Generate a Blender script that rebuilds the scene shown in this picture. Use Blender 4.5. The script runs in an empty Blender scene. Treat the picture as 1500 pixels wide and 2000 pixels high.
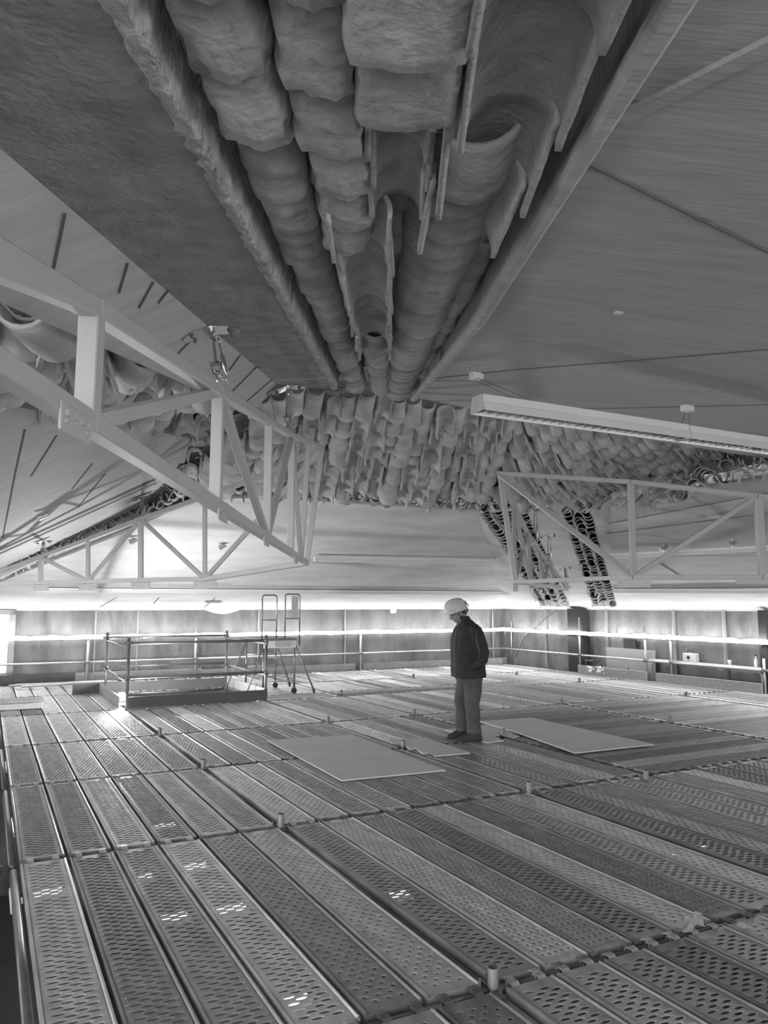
import bpy, bmesh, math, random
from mathutils import Vector, Matrix, noise
random.seed(7)
PI = math.pi
D = bpy.data; C = bpy.context.scene.collection
# ---------------------------------------------------------------- camera, light, exposure
F = 1480.0; E = 1.57; PITCH = math.atan(181/F)
sc = bpy.context.scene
cd = D.cameras.new('camera'); cd.sensor_fit = 'VERTICAL'; cd.sensor_height = 36.0; cd.lens = 36.0*F/2000.0
cd.clip_start = 0.02; cd.clip_end = 200
cam = D.objects.new('camera', cd); C.objects.link(cam)
cam.location = (0, 0, E); cam.rotation_euler = (PI/2+PITCH, 0, 0); sc.camera = cam
w = D.worlds.new('world'); sc.world = w; w.use_nodes = True
w.node_tree.nodes['Background'].inputs[0].default_value = (.9, .9, .9, 1)
w.node_tree.nodes['Background'].inputs[1].default_value = 2.45
sc.view_settings.view_transform = 'Standard'; sc.view_settings.look = 'None'
sc.view_settings.gamma = 1; sc.view_settings.use_curve_mapping = False
sc.view_settings.exposure = 0.8
ROPE = 17.0       # strength of the light tubes on the guard rail
WORK = 200.0     # work lamp by the hatch
BELOW = 1.6
# ---------------------------------------------------------------- measuring helpers
def ray(u, v):
    x = (u-750)/F; y = -(v-1000)/F
    dy = math.cos(PITCH)-y*math.sin(PITCH); dz = math.sin(PITCH)+y*math.cos(PITCH)
    return x/dy, dz/dy
def at(u, v, Y):
    a, b = ray(u, v); return Vector((a*Y, Y, E+b*Y))
def at_h(u, v, h):
    a, b = ray(u, v); Y = h/b; return Vector((a*Y, Y, E+h))
def on_plane(u, v, c, sy, sx=0.0):
    a, b = ray(u, v); Y = c/(b-sy-sx*a); return Vector((a*Y, Y, E+b*Y))
TH = math.radians(117.5)
A2 = Vector((math.cos(TH), math.sin(TH), 0)); B2 = Vector((math.sin(TH), -math.cos(TH), 0))
O2 = Vector((.453, 3.362, 0)); UP = Vector((0, 0, 1))
def G(a, b, z=0.0): return O2+A2*a+B2*b+UP*z           # point of the scaffold grid
ROTA = TH                                              # rotation that turns +x into A2
def b_at(u, a, z=0.0):                                 # b where the line a=const crosses image column u (near level)
    xr = (u-750)/F; p = O2+A2*a
    return (xr*p.y-p.x)/(B2.x-xr*B2.y)
def a_at(u, b):
    xr = (u-750)/F; p = O2+B2*b
    return (xr*p.y-p.x)/(A2.x-xr*A2.y)
# ---------------------------------------------------------------- materials
def mat(name, col, rough=.6, metal=0.0, noise_s=None, amt=.15, bump=0.0, bscale=None, stretch=(1,1,1), rand=0.0, emit=0.0, detail=6, bd=.02, stripe=None, rot=0.0):
    m = D.materials.new(name); m.use_nodes = True; nt = m.node_tree; N = nt.nodes; L = nt.links
    bs = N['Principled BSDF']; bs.inputs['Roughness'].default_value = rough; bs.inputs['Metallic'].default_value = metal
    c = (col, col, col, 1)
    bs.inputs['Base Color'].default_value = c
    if emit:
        bs.inputs['Emission Color'].default_value = (1, 1, 1, 1); bs.inputs['Emission Strength'].default_value = emit
    tc = N.new('ShaderNodeTexCoord'); mp = N.new('ShaderNodeMapping'); L.new(tc.outputs['Object'], mp.inputs[0])
    mp.inputs['Scale'].default_value = stretch; mp.inputs['Rotation'].default_value = (0, 0, rot)
    val = None
    if noise_s:
        n = N.new('ShaderNodeTexNoise'); n.inputs['Scale'].default_value = noise_s; n.inputs['Detail'].default_value = detail
        L.new(mp.outputs[0], n.inputs[0])
        r = N.new('ShaderNodeMapRange'); r.inputs[1].default_value = .25; r.inputs[2].default_value = .75
        r.inputs[3].default_value = 1-amt; r.inputs[4].default_value = 1+amt; L.new(n.outputs[0], r.inputs[0]); val = r.outputs[0]
    if rand:
        oi = N.new('ShaderNodeObjectInfo'); r2 = N.new('ShaderNodeMapRange'); r2.inputs[3].default_value = 1-rand; r2.inputs[4].default_value = 1+rand
        L.new(oi.outputs['Random'], r2.inputs[0])
        if val:
            mu = N.new('ShaderNodeMath'); mu.operation = 'MULTIPLY'; L.new(val, mu.inputs[0]); L.new(r2.outputs[0], mu.inputs[1]); val = mu.outputs[0]
        else: val = r2.outputs[0]
    if val:
        mu = N.new('ShaderNodeMath'); mu.operation = 'MULTIPLY'; mu.inputs[1].default_value = col; L.new(val, mu.inputs[0])
        cc = N.new('ShaderNodeCombineColor'); [L.new(mu.outputs[0], cc.inputs[i]) for i in range(3)]
        L.new(cc.outputs[0], bs.inputs['Base Color'])
    if bump:
        n2 = N.new('ShaderNodeTexNoise'); n2.inputs['Scale'].default_value = bscale or 20; n2.inputs['Detail'].default_value = 5
        L.new(mp.outputs[0], n2.inputs[0]); bp = N.new('ShaderNodeBump'); bp.inputs['Strength'].default_value = bump; bp.inputs['Distance'].default_value = bd
        L.new(n2.outputs[0], bp.inputs['Height']); L.new(bp.outputs[0], bs.inputs['Normal'])
    return m
M = dict(
    rough_conc=mat('rough_concrete', .30, .9, 0, 9, .28, .5, 45, detail=9),
    conc=mat('board_marked_concrete', .44, .85, 0, 3.2, .14, .3, 9, (1, 6, 3), detail=8),
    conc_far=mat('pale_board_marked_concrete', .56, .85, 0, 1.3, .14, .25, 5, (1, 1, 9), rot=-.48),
    conc_side=mat('pale_smooth_concrete', .52, .8, 0, 2.5, .12, .2, 12, (1, 5, 2)),
    lip=mat('broken_concrete', .46, .95, 0, 18, .3, .9, 40),
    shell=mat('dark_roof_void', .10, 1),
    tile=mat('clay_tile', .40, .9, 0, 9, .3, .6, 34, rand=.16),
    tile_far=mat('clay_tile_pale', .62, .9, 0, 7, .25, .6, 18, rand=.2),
    joint=mat('joint_groove', .14, .9), joint_pale=mat('pale_repair', .6, .9, 0, 20, .2),
    steel=mat('galvanised_deck', .45, .38, .5, 4, .28, .15, 60, (1, 3, 1), rand=.42),  # random tone per plank stands in for their differing reflections
    steel_d=mat('galvanised_tube_dull', .19, .4, .6, 12, .2),
    steel_b=mat('galvanised_tube_bright', .55, .35, .6, 12, .15),
    paint=mat('grey_painted_steel', .50, .5, .1, 3, .06),
    chrome=mat('zinc_plated_steel', .62, .22, .95, 10, .1),
    lamp_body=mat('pale_lamp_housing', .8, .4, .1, 2, .04), louvre=mat('mirror_louvre', .55, .12, 1, 60, .5, stretch=(1, .1, 1)),
    film=mat('plastic_sheeting', .16, .45, 0, 2.2, .5, 1.0, 3.0, (1, 1, .4), bd=.09),
    film_b=mat('pale_batten', .3, .7), dark=mat('dark_column', .04, .8, 0, 3, .2),
    ply=mat('grey_board_sheet', .68, .75, 0, 3, .06), ply_edge=mat('sheet_edge', .14, .8),
    timber=mat('toe_board_timber', .36, .7, 0, 3, .2, .2, 10, (1, 8, 8)), timber_d=mat('dark_toe_board', .10, .6, 0, 3, .2),
    jacket=mat('dark_jacket_cloth', .028, .85, 0, 12, .3, .5, 25), piping=mat('grey_piping', .16, .6),
    trouser=mat('work_trouser_cloth', .085, .9, 0, 9, .3, .6, 14), boot=mat('dark_boot_leather', .035, .6, 0, 10, .3, .3, 30),
    skin=mat('skin', .22, .55, 0, 20, .06), hair=mat('dark_hair', .04, .8), helmet=mat('white_helmet', .92, .3, 0, 6, .04), black=mat('black_plastic', .03, .5),
    glow=mat('light_tube_glow', .9, .5, emit=ROPE), glow_b=mat('lamp_below_glow', .9, .5, emit=BELOW), bulb=mat('work_lamp_glow', .9, .5, emit=120),
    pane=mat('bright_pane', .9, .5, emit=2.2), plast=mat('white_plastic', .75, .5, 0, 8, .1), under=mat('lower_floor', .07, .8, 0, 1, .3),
    scrap=mat('scrap_film', .65, .35, 0, 20, .2), card=mat('pale_mesh_panel', .5, .8, 0, 60, .3),
)
# ---------------------------------------------------------------- mesh helpers
def link(name, me, m=None, parent=None, loc=None, rot=None):
    o = D.objects.new(name, me); C.objects.link(o)
    if m: me.materials.append(m)
    if parent: o.parent = parent
    if loc is not None: o.location = loc
    if rot is not None: o.rotation_euler = rot
    return o
def obj(name, bm, m, parent=None, smooth=False):
    me = D.meshes.new(name); bmesh.ops.recalc_face_normals(bm, faces=bm.faces[:]); bm.to_mesh(me); bm.free()
    if smooth:
        for p in me.polygons: p.use_smooth = True
    return link(name, me, M[m], parent)
def tag(o, label=None, cat=None, group=None, kind=None):
    if label: o['label'] = label
    if cat: o['category'] = cat
    if group: o['group'] = group
    if kind: o['kind'] = kind
    return o
def thing(name, label, cat, loc=(0,0,0), rz=0, group=None):
    o = D.objects.new(name, None); C.objects.link(o); o.empty_display_size = .1
    o.location = loc; o.rotation_euler = (0, 0, rz); return tag(o, label, cat, group)
def struct(name, bm, m, smooth=False): return tag(obj(name, bm, m, None, smooth), kind='structure')
def BM(): return bmesh.new()
def box(bm, c, s, mtx=None, bev=0.0):
    r = bmesh.ops.create_cube(bm, size=1); vs = r['verts']
    bmesh.ops.scale(bm, vec=s, verts=vs)
    if bev:
        es = list({e for v in vs for e in v.link_edges})
        rb = bmesh.ops.bevel(bm, geom=es, offset=bev, segments=1, affect='EDGES'); vs = list({v for f in rb['faces'] for v in f.verts} | {v for v in vs if v.is_valid})
    bmesh.ops.translate(bm, vec=c, verts=vs)
    if mtx: bmesh.ops.transform(bm, matrix=mtx, verts=vs)
    return vs
def frame(p, q, up=UP):
    d = (q-p).normalized(); s = d.cross(up)
    if s.length < 1e-4: s = d.cross(Vector((1, 0, 0)))
    s.normalize(); t = s.cross(d); return d, s, t
def bar(bm, p, q, wx, wz, up=UP, bev=0.0):             # rectangular bar between two points
    p = Vector(p); q = Vector(q); d, s, t = frame(p, q, up); L = (q-p).length
    m = Matrix((d, s, t)).transposed().to_4x4(); m.translation = (p+q)/2
    return box(bm, (0, 0, 0), (L, wx, wz), m, bev)
def tube(bm, p, q, r, n=10, r2=None, cap=True):
    p = Vector(p); q = Vector(q); d, s, t = frame(p, q); r2 = r if r2 is None else r2
    a = [bm.verts.new(p+(s*math.cos(k*2*PI/n)+t*math.sin(k*2*PI/n))*r) for k in range(n)]
    b = [bm.verts.new(q+(s*math.cos(k*2*PI/n)+t*math.sin(k*2*PI/n))*r2) for k in range(n)]
    for k in range(n): bm.faces.new((a[k], a[(k+1) % n], b[(k+1) % n], b[k]))
    if cap: bm.faces.new(a[::-1]); bm.faces.new(b)
def path(bm, pts, r, n=8):
    pts = [Vector(p) for p in pts]; rings = []
    for i, p in enumerate(pts):
        d = (pts[min(i+1, len(pts)-1)]-pts[max(i-1, 0)]).normalized()
        s = d.cross(UP)
        if s.length < .05: s = d.cross(Vector((0, 1, 0)))
        s.normalize(); t = s.cross(d)
        rr = r[i] if isinstance(r, (list, tuple)) else r
        rings.append([bm.verts.new(p+(s*math.cos(k*2*PI/n)+t*math.sin(k*2*PI/n))*rr) for k in range(n)])
    for a, b in zip(rings, rings[1:]):
        for k in range(n): bm.faces.new((a[k], a[(k+1) % n], b[(k+1) % n], b[k]))
    bm.faces.new(rings[0][::-1]); bm.faces.new(rings[-1])
def slab(bm, pts, th, up=UP):                            # polygon thickened upwards
    lo = [bm.verts.new(Vector(p)) for p in pts]; hi = [bm.verts.new(Vector(p)+up*th) for p in pts]
    bm.faces.new(lo[::-1]); bm.faces.new(hi)
    for k in range(len(pts)): bm.faces.new((lo[k], lo[(k+1) % len(pts)], hi[(k+1) % len(pts)], hi[k]))
def ring_pts(c, r, n, ax, ay): return [c+(ax*math.cos(k*2*PI/n)+ay*math.sin(k*2*PI/n))*r for k in range(n+1)]
ORD = ['first', 'second', 'third', 'fourth', 'fifth', 'sixth', 'seventh', 'eighth', 'ninth', 'tenth', 'eleventh', 'twelfth', 'thirteenth', 'fourteenth', 'fifteenth', 'sixteenth', 'seventeenth', 'eighteenth', 'nineteenth', 'twentieth'] + ['%d%s' % (n, 'st' if n % 10 == 1 and n % 100 != 11 else 'nd' if n % 10 == 2 and n % 100 != 12 else 'rd' if n % 10 == 3 and n % 100 != 13 else 'th') for n in range(21, 200)]
# ================================================================ LARGE STRUCTURE
A_END = 14.25; B_END = 10.62; WT = -.11                  # walls and their top relative to the eye
# near ceiling planes: h = .68 + .17 Y (+ cross fall)
NC, NS = .68, .17
def near(x, y): return Vector((x, y, E+NC+NS*y+(-.11*(x-.42) if x > .42 else 0)))
XC = -.785; XL = -.37; XR = .425
YL = 5.45; Y1 = 5.66; Y2 = 6.42
bm = BM(); slab(bm, [near(XC, -2), near(XL, -2), near(XL, Y1), near(XC, YL)], .35); struct('ceiling', bm, 'rough_conc')
RE = [(.267, 6.42), (.95, 6.95), (2.0, 7.55), (3.3, 8.35), (6.5, 10.0)]
def nr(x, y): return Vector((x, y, E+NC+NS*y-.11*(x-.42)))
bm = BM(); slab(bm, [nr(XR, -2)]+[nr(9, -2), nr(9, 11.0)]+[nr(x, y) for x, y in RE[::-1]]+[nr(.40, 3.2)], .35)
struct('ceiling', bm, 'conc')
# steep strip below the crease
def l2(x, y): return Vector((x, y, E+NC+NS*y+.45*(x-XC)))
def hit_l2(u, v): return on_plane(u, v, NC-.45*XC, NS, .45)
e0, e1, e2 = hit_l2(0, 590), hit_l2(400, 768), hit_l2(504, 792)
d0 = e0+(e0-e1)*1.7
bm = BM(); slab(bm, [near(XC, -2), near(XC, YL), e2, e1, e0, d0], .25, Vector((-.4, 0, .9))); struct('ceiling', bm, 'conc_side')
# left inner slab
LP = (at(0, 790, 5.5), at(372, 856, 8.5), at(0, 1085, 11.7))
def tri_hit(u, v):                                       # plane of the left inner slab
    a, b = ray(u, v); d = Vector((a, 1, b)); o = Vector((0, 0, E)); n = (LP[1]-LP[0]).cross(LP[2]-LP[0]); return o+d*((LP[0]-o).dot(n)/d.dot(n))
q = [tri_hit(u, v) for u, v in ((-160, 765), (0, 790), (200, 822), (372, 856), (362, 900), (345, 962), (0, 1113), (-120, 1163))]
bm = BM(); slab(bm, q, .12); struct('ceiling', bm, 'conc_side')
bm = BM(); bar(bm, tri_hit(-60, 1100)-UP*.004, tri_hit(300, 936)-UP*.004, .08, .01); struct('trim_5', bm, 'joint')
bm = BM(); bar(bm, tri_hit(-60, 1108)-UP*.01, tri_hit(303, 943)-UP*.01, .05, .035); struct('trim_6', bm, 'conc_side')
# far slabs
def f1(a): return E+1.5-.242*(a-7.6)
def hit_f1(u, v):                                        # z = E+1.5-.242(a-7.6), a = (p-O).A
    k = -.242; c = 1.5-k*7.6-k*(O2.dot(A2)); return on_plane(u, v, c, k*A2.y, k*A2.x)
cor = G(A_END, B_END, E+WT); wl = G(A_END, -9, E+WT)
def rw(u): a = a_at(u, B_END); return G(a, B_END, E+WT)
n1 = at_h(520, 972, 1.5); n2 = at_h(935, 1000, 1.5); n3 = at_h(1030, 1001, 1.5); n4 = at_h(1092, 992, 1.5); n5 = at_h(1152, 990, 1.5); n6 = at_h(1500, 932, 1.5)
n7 = n6+(n6-n5)*1.5
s0 = hit_f1(0, 1137); s1 = hit_f1(243, 1041); s2 = hit_f1(381, 976); sm = s0+(s0-s1)*.72
w1, w2, w3, w4 = rw(1060), rw(1113), rw(1158), rw(1203); wr = G(-3, B_END, E+WT)
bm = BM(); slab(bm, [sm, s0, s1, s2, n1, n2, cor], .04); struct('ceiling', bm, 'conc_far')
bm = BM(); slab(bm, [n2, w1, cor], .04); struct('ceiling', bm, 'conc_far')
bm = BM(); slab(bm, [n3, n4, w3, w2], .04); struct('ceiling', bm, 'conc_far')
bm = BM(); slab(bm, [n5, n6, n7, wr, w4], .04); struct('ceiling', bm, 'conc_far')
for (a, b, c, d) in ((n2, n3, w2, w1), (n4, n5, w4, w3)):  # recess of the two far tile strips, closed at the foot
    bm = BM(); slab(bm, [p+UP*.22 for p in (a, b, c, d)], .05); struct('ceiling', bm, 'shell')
    for e_, f_ in ((a, d), (b, c)):
        bm = BM(); slab(bm, [e_+UP*.03, f_+UP*.03, f_+UP*.26, e_+UP*.26], .03, B2); struct('ceiling', bm, 'conc_far')
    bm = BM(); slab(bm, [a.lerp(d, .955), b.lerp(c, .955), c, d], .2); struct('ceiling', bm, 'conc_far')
# dark sheet added over everything to shut out world light
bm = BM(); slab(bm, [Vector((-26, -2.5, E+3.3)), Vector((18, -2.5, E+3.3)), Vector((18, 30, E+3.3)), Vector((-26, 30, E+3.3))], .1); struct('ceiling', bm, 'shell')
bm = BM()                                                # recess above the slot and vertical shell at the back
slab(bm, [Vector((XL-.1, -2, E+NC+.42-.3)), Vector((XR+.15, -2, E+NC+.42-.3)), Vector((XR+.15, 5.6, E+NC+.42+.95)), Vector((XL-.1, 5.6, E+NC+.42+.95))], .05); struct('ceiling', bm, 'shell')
# lips of the slot
def ragged(name, x0, x1, ya, yb, n, amp, m, dz0, dz1, seed):
    bm = BM(); rows = []
    K = 7
    for i in range(n+1):
        y = ya+(yb-ya)*i/n; x_ = x0; xx = x1(y) if callable(x1) else x1; xo = x0(y) if callable(x0) else x0
        base = E+NC+NS*y; row = []
        for k in range(K+1):
            t = k/K; ang = t*PI
            px = xo+(xx-xo)*t; pz = base-.012*math.sin(ang)+(dz1*t if t > .7 else 0)
            nz = noise.noise(Vector((px*30+seed, y*26, t*3)))*amp+noise.noise(Vector((px*90, y*90+seed, t)))*amp*.5
            row.append(bm.verts.new((px+nz*1.2, y, pz+nz)))
        row.append(bm.verts.new((xx, y, base+dz1+.12))); row.append(bm.verts.new((xo, y, base+.02))); rows.append(row)
    for r, s in zip(rows, rows[1:]):
        for k in range(len(r)): bm.faces.new((r[k], r[(k+1) % len(r)], s[(k+1) % len(s)], s[k]))
    bm.faces.new(rows[0]); bm.faces.new(rows[-1][::-1])
    return tag(obj(name, bm, m, None, True), kind='structure')
ragged('trim_1', lambda y: XL-.03-.012*noise.noise(Vector((y*7, 0, 0))), lambda y: XL+.03+.02*noise.noise(Vector((y*9, 3, 0))), -.5, Y1, 520, .007, 'lip', 0, .12, 3)
rx = lambda y: XR if y < 3.2 else XR+(y-3.2)/(Y2-3.2)*(.267-XR)
bm = BM()
for a, b in ((-2, 3.2), (3.2, Y2)):
    bar(bm, Vector((rx(a)-.012, a, E+NC+NS*a+.0)), Vector((rx(b)-.012, b, E+NC+NS*b+.0)), .05, .04, bev=.012)
    slab(bm, [Vector((rx(a)-.02, a, E+NC+NS*a)), Vector((rx(a)-.0, a, E+NC+NS*a)), Vector((rx(b), b, E+NC+NS*b)), Vector((rx(b)-.02, b, E+NC+NS*b))], .3)
struct('trim_2', bm, 'conc')
# slim raised strip crossing the right slab
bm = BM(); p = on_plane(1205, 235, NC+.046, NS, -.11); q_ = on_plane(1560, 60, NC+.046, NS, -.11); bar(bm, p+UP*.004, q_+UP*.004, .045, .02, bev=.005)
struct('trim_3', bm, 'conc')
# pour joints: thin grooves drawn as slim strips flush with the slabs
def strip(name, pts, wd, m, dz=-.002):
    bm = BM()
    for p, q2 in zip(pts, pts[1:]): bar(bm, p+UP*dz, q2+UP*dz, wd, .004)
    return struct(name, bm, m)
R_ = lambda u, v: on_plane(u, v, NC+.0462, NS, -.11)
JN = [10]
def jn(): JN[0] += 1; return 'trim_%d' % JN[0]
strip(jn(), [R_(820, 742), R_(1000, 722), R_(1180, 708), R_(1500, 682)], .012, 'joint')
strip(jn(), [R_(1010, 815-18), R_(1200, 797), R_(1500, 790)], .01, 'joint')
strip(jn(), [R_(1150, 320), R_(1300, 395), R_(1500, 492)], .006, 'joint')
strip(jn(), [on_plane(530, 742, NC, NS), on_plane(640, 738, NC, NS)], .004, 'joint_pale')
for (u0, v0, u1, v1) in ((128, 410, 104, 530), (250, 508, 233, 570), (300, 545, 272, 600), (330, 560, 310, 590), (378, 655, 343, 694), (470, 688, 448, 722), (505, 708, 455, 762), (538, 731, 482, 783), (548, 742, 520, 770)):
    strip(jn(), [hit_l2(u0, v0+4), hit_l2(u1, v1)], .006, 'joint', -.004)
# slots in the left inner slab
for (u0, v0, u1, v1) in ((48, 838, 28, 930), (28, 930, 5, 1050), (180, 905, 140, 955), (205, 925, 152, 990), (110, 850, 60, 930)):
    strip(jn(), [tri_hit(u0, v0), tri_hit(u1, v1)], .022, 'joint', -.001)
for (u0, v0, u1, v1) in ((833, 1002, 628, 1140), (947, 1022, 735, 1143), (655, 990, 560, 1055), (560, 1060, 420, 1150), (735, 1085, 655, 1140), (860, 1100, 800, 1140), (925, 1120, 890, 1145), (830, 1090, 720, 1150), (330, 1145, 300, 1178), (440, 1150, 400, 1185), (230, 1165, 195, 1185)):
    strip(jn(), [hit_f1(u0, v0), hit_f1(u1, v1)], .03, 'joint', -.006)
def f2h(u, v):
    P0, P1, P2 = n5, n6, w4; a, b = ray(u, v); d = Vector((a, 1, b)); o = Vector((0, 0, E)); n = (P1-P0).cross(P2-P0); return o+d*((P0-o).dot(n)/d.dot(n))
for (u0, v0, u1, v1) in ((1185, 1042, 1500, 1002), (1200, 1085, 1500, 1085), (1190, 1022, 1500, 962), (1290, 1100, 1330, 1125)):
    strip(jn(), [f2h(u0, v0), f2h(u1, v1)], .03, 'joint', -.006)
# small concrete patch
bm = BM(); p = R_(1209, 610); box(bm, p-UP*.001, (.035, .03, .006), None, .002); struct(jn(), bm, 'plast')
# ---------------------------------------------------------------- walls
def wall(name, p, q, z0, z1, m, amp=.02, seed=0, nx=160, nz=14):
    bm = BM(); d = (q-p); L = d.length; d.normalize(); nrm = Vector((d.y, -d.x, 0)); rows = []
    for i in range(nx+1):
        s = L*i/nx; col = []
        for k in range(nz+1):
            z = z0+(z1-z0)*k/nz
            off = amp*(noise.noise(Vector((s*2.6+seed, z*.8, 0)))+.5*noise.noise(Vector((s*8+seed+z*1.5, z*1.3, 4))))
            col.append(bm.verts.new(p+d*s+nrm*off+UP*(z-p.z)))
        rows.append(col)
    for r, s in zip(rows, rows[1:]):
        for k in range(nz): bm.faces.new((r[k], s[k], s[k+1], r[k+1]))
    return struct(name, bm, m, True)
wall('wall_back', G(A_END, -9), G(A_END, B_END), -4, E+WT+.04, 'film', .06, 3, 420, 24)
wall('wall_right', G(A_END, B_END), G(-3, B_END), -4, E+WT+.04, 'film', .06, 9, 320, 24)
bm = BM(); slab(bm, [Vector((-26, -2.7, -4)), Vector((18, -2.7, -4)), Vector((18, -2.7, -.1)), Vector((-26, -2.7, -.1))], .1, Vector((0, -1, 0))); struct('light_block_front', bm, 'under')  # added low wall out of view, keeps the space under the deck dark
bm = BM(); slab(bm, [G(-8, -9, -4), G(A_END, -9, -4), G(A_END, -9, -.1), G(-8, -9, -.1)], .1, B2*-1); struct('light_block_left', bm, 'under')  # added below deck level to hold back light from the left
bm = BM(); slab(bm, [Vector((-14, -2.7, -.12)), Vector((14, -2.7, -.12)), Vector((14, -.3, -.12)), Vector((-14, -.3, -.12))], .05); struct('floor', bm, 'under')  # unseen slab added near the camera, stops light falling below the deck
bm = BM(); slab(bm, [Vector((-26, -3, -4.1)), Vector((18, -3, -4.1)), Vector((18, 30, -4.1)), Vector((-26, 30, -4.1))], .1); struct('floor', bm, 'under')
bm = BM(); bar(bm, G(A_END-.03, -9, E+WT+.02), G(A_END-.03, B_END, E+WT+.02), .05, .06); struct('trim_1', bm, 'conc_far')
bm = BM(); bar(bm, G(A_END, B_END-.03, E+WT+.02), G(-3, B_END-.03, E+WT+.02), .05, .06); struct('trim_2', bm, 'conc_far')
nt_ = 0
for u in (193, 275, 508, 675, 960):
    bm = BM(); b = b_at(u, A_END-.05); bar(bm, G(A_END-.05, b, 0), G(A_END-.05, b, E+WT), .05, .03); struct(jn(), bm, 'film_b')
for u in (1062, 1180, 1310, 1407):
    bm = BM(); a = a_at(u, B_END-.05); bar(bm, G(a, B_END-.05, 0), G(a, B_END-.05, E+WT), .04, .05); struct(jn(), bm, 'film_b')
for u, wd, zb in ((1124, .50, 0), (1487, .16, 0)):
    bm = BM(); a = a_at(u, B_END-.14); p = G(a, B_END-.14, 0); box(bm, (0, 0, .74), (wd, .2, 1.46), Matrix.Translation(p) @ Matrix.Rotation(ROTA, 4, 'Z'), .01); struct(jn(), bm, 'dark')
# window at the left end of the back wall
b = b_at(-8, A_END-.06); t_ = tag(obj('window_1', (lambda bm: (box(bm, (0, 0, .80), (.02, .62, 1.15), Matrix.Translation(G(A_END-.07, b)) @ Matrix.Rotation(ROTA, 4, 'Z')), bm)[1])(BM()), 'pane'), kind='structure')
bm = BM(); mt = Matrix.Translation(G(A_END-.08, b)) @ Matrix.Rotation(ROTA, 4, 'Z')
for s in (-1, 1): box(bm, (0, s*.36, .74), (.07, .12, 1.44), mt)
box(bm, (0, 0, 1.42), (.07, .84, .1), mt); box(bm, (0, 0, .12), (.07, .84, .24), mt)
struct('trim_4', bm, 'film_b')
# bulge of the ceiling edge above the back wall
bm = BM(); pa = G(A_END-.15, b_at(400, A_END), E+WT); pb = G(A_END-.15, b_at(470, A_END), E+WT)
vs = [pa.lerp(pb, i/14)-UP*.10*math.sin(PI*i/14)**1.2 for i in range(15)]
slab(bm, [v for v in vs]+[pb+UP*.05, pa+UP*.05], .3, A2); struct(jn(), bm, 'conc_far')
# ================================================================ SCAFFOLD DECK
def holed(bm, x0, x1, y0, y1, px, py, hx, hy, lift, sink):
    nr_ = max(1, int((x1-x0)/px)); pxx = (x1-x0)/nr_
    nc = max(1, int((y1-y0)/py-.5)); pyy = (y1-y0)/(nc+.5)
    def quad(a, b, c, d):
        vs = [bm.verts.new((x, y, 0)) for x, y in ((a, b), (c, b), (c, d), (a, d))]; bm.faces.new(vs)
    for r in range(nr_):
        xa = x0+r*pxx; xb = xa+pxx; off = pyy/2 if r % 2 else 0
        if off: quad(xa, y0, xb, y0+off)
        else: quad(xa, y1-pyy/2, xb, y1)
        for c in range(nc):
            ya = y0+off+c*pyy; yb = ya+pyy; cx, cy = (xa+xb)/2, (ya+yb)/2
            O_ = [(xa, ya), (cx, ya), (xb, ya), (xb, cy), (xb, yb), (cx, yb), (xa, yb), (xa, cy)]
            un = [(-.72, -.72), (0, -1), (.72, -.72), (1, 0), (.72, .72), (0, 1), (-.72, .72), (-1, 0)]
            a = [bm.verts.new((x, y, 0)) for x, y in O_]
            m_ = [bm.verts.new((cx+ux*hx*1.5, cy+uy*(hy+hx*.5), lift)) for ux, uy in un]
            i_ = [bm.verts.new((cx+ux*hx, cy+uy*hy, lift-sink)) for ux, uy in un]
            for k in range(8):
                k2 = (k+1) % 8
                bm.faces.new((a[k], a[k2], m_[k2], m_[k])); bm.faces.new((m_[k], m_[k2], i_[k2], i_[k]))
PM = {}
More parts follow.
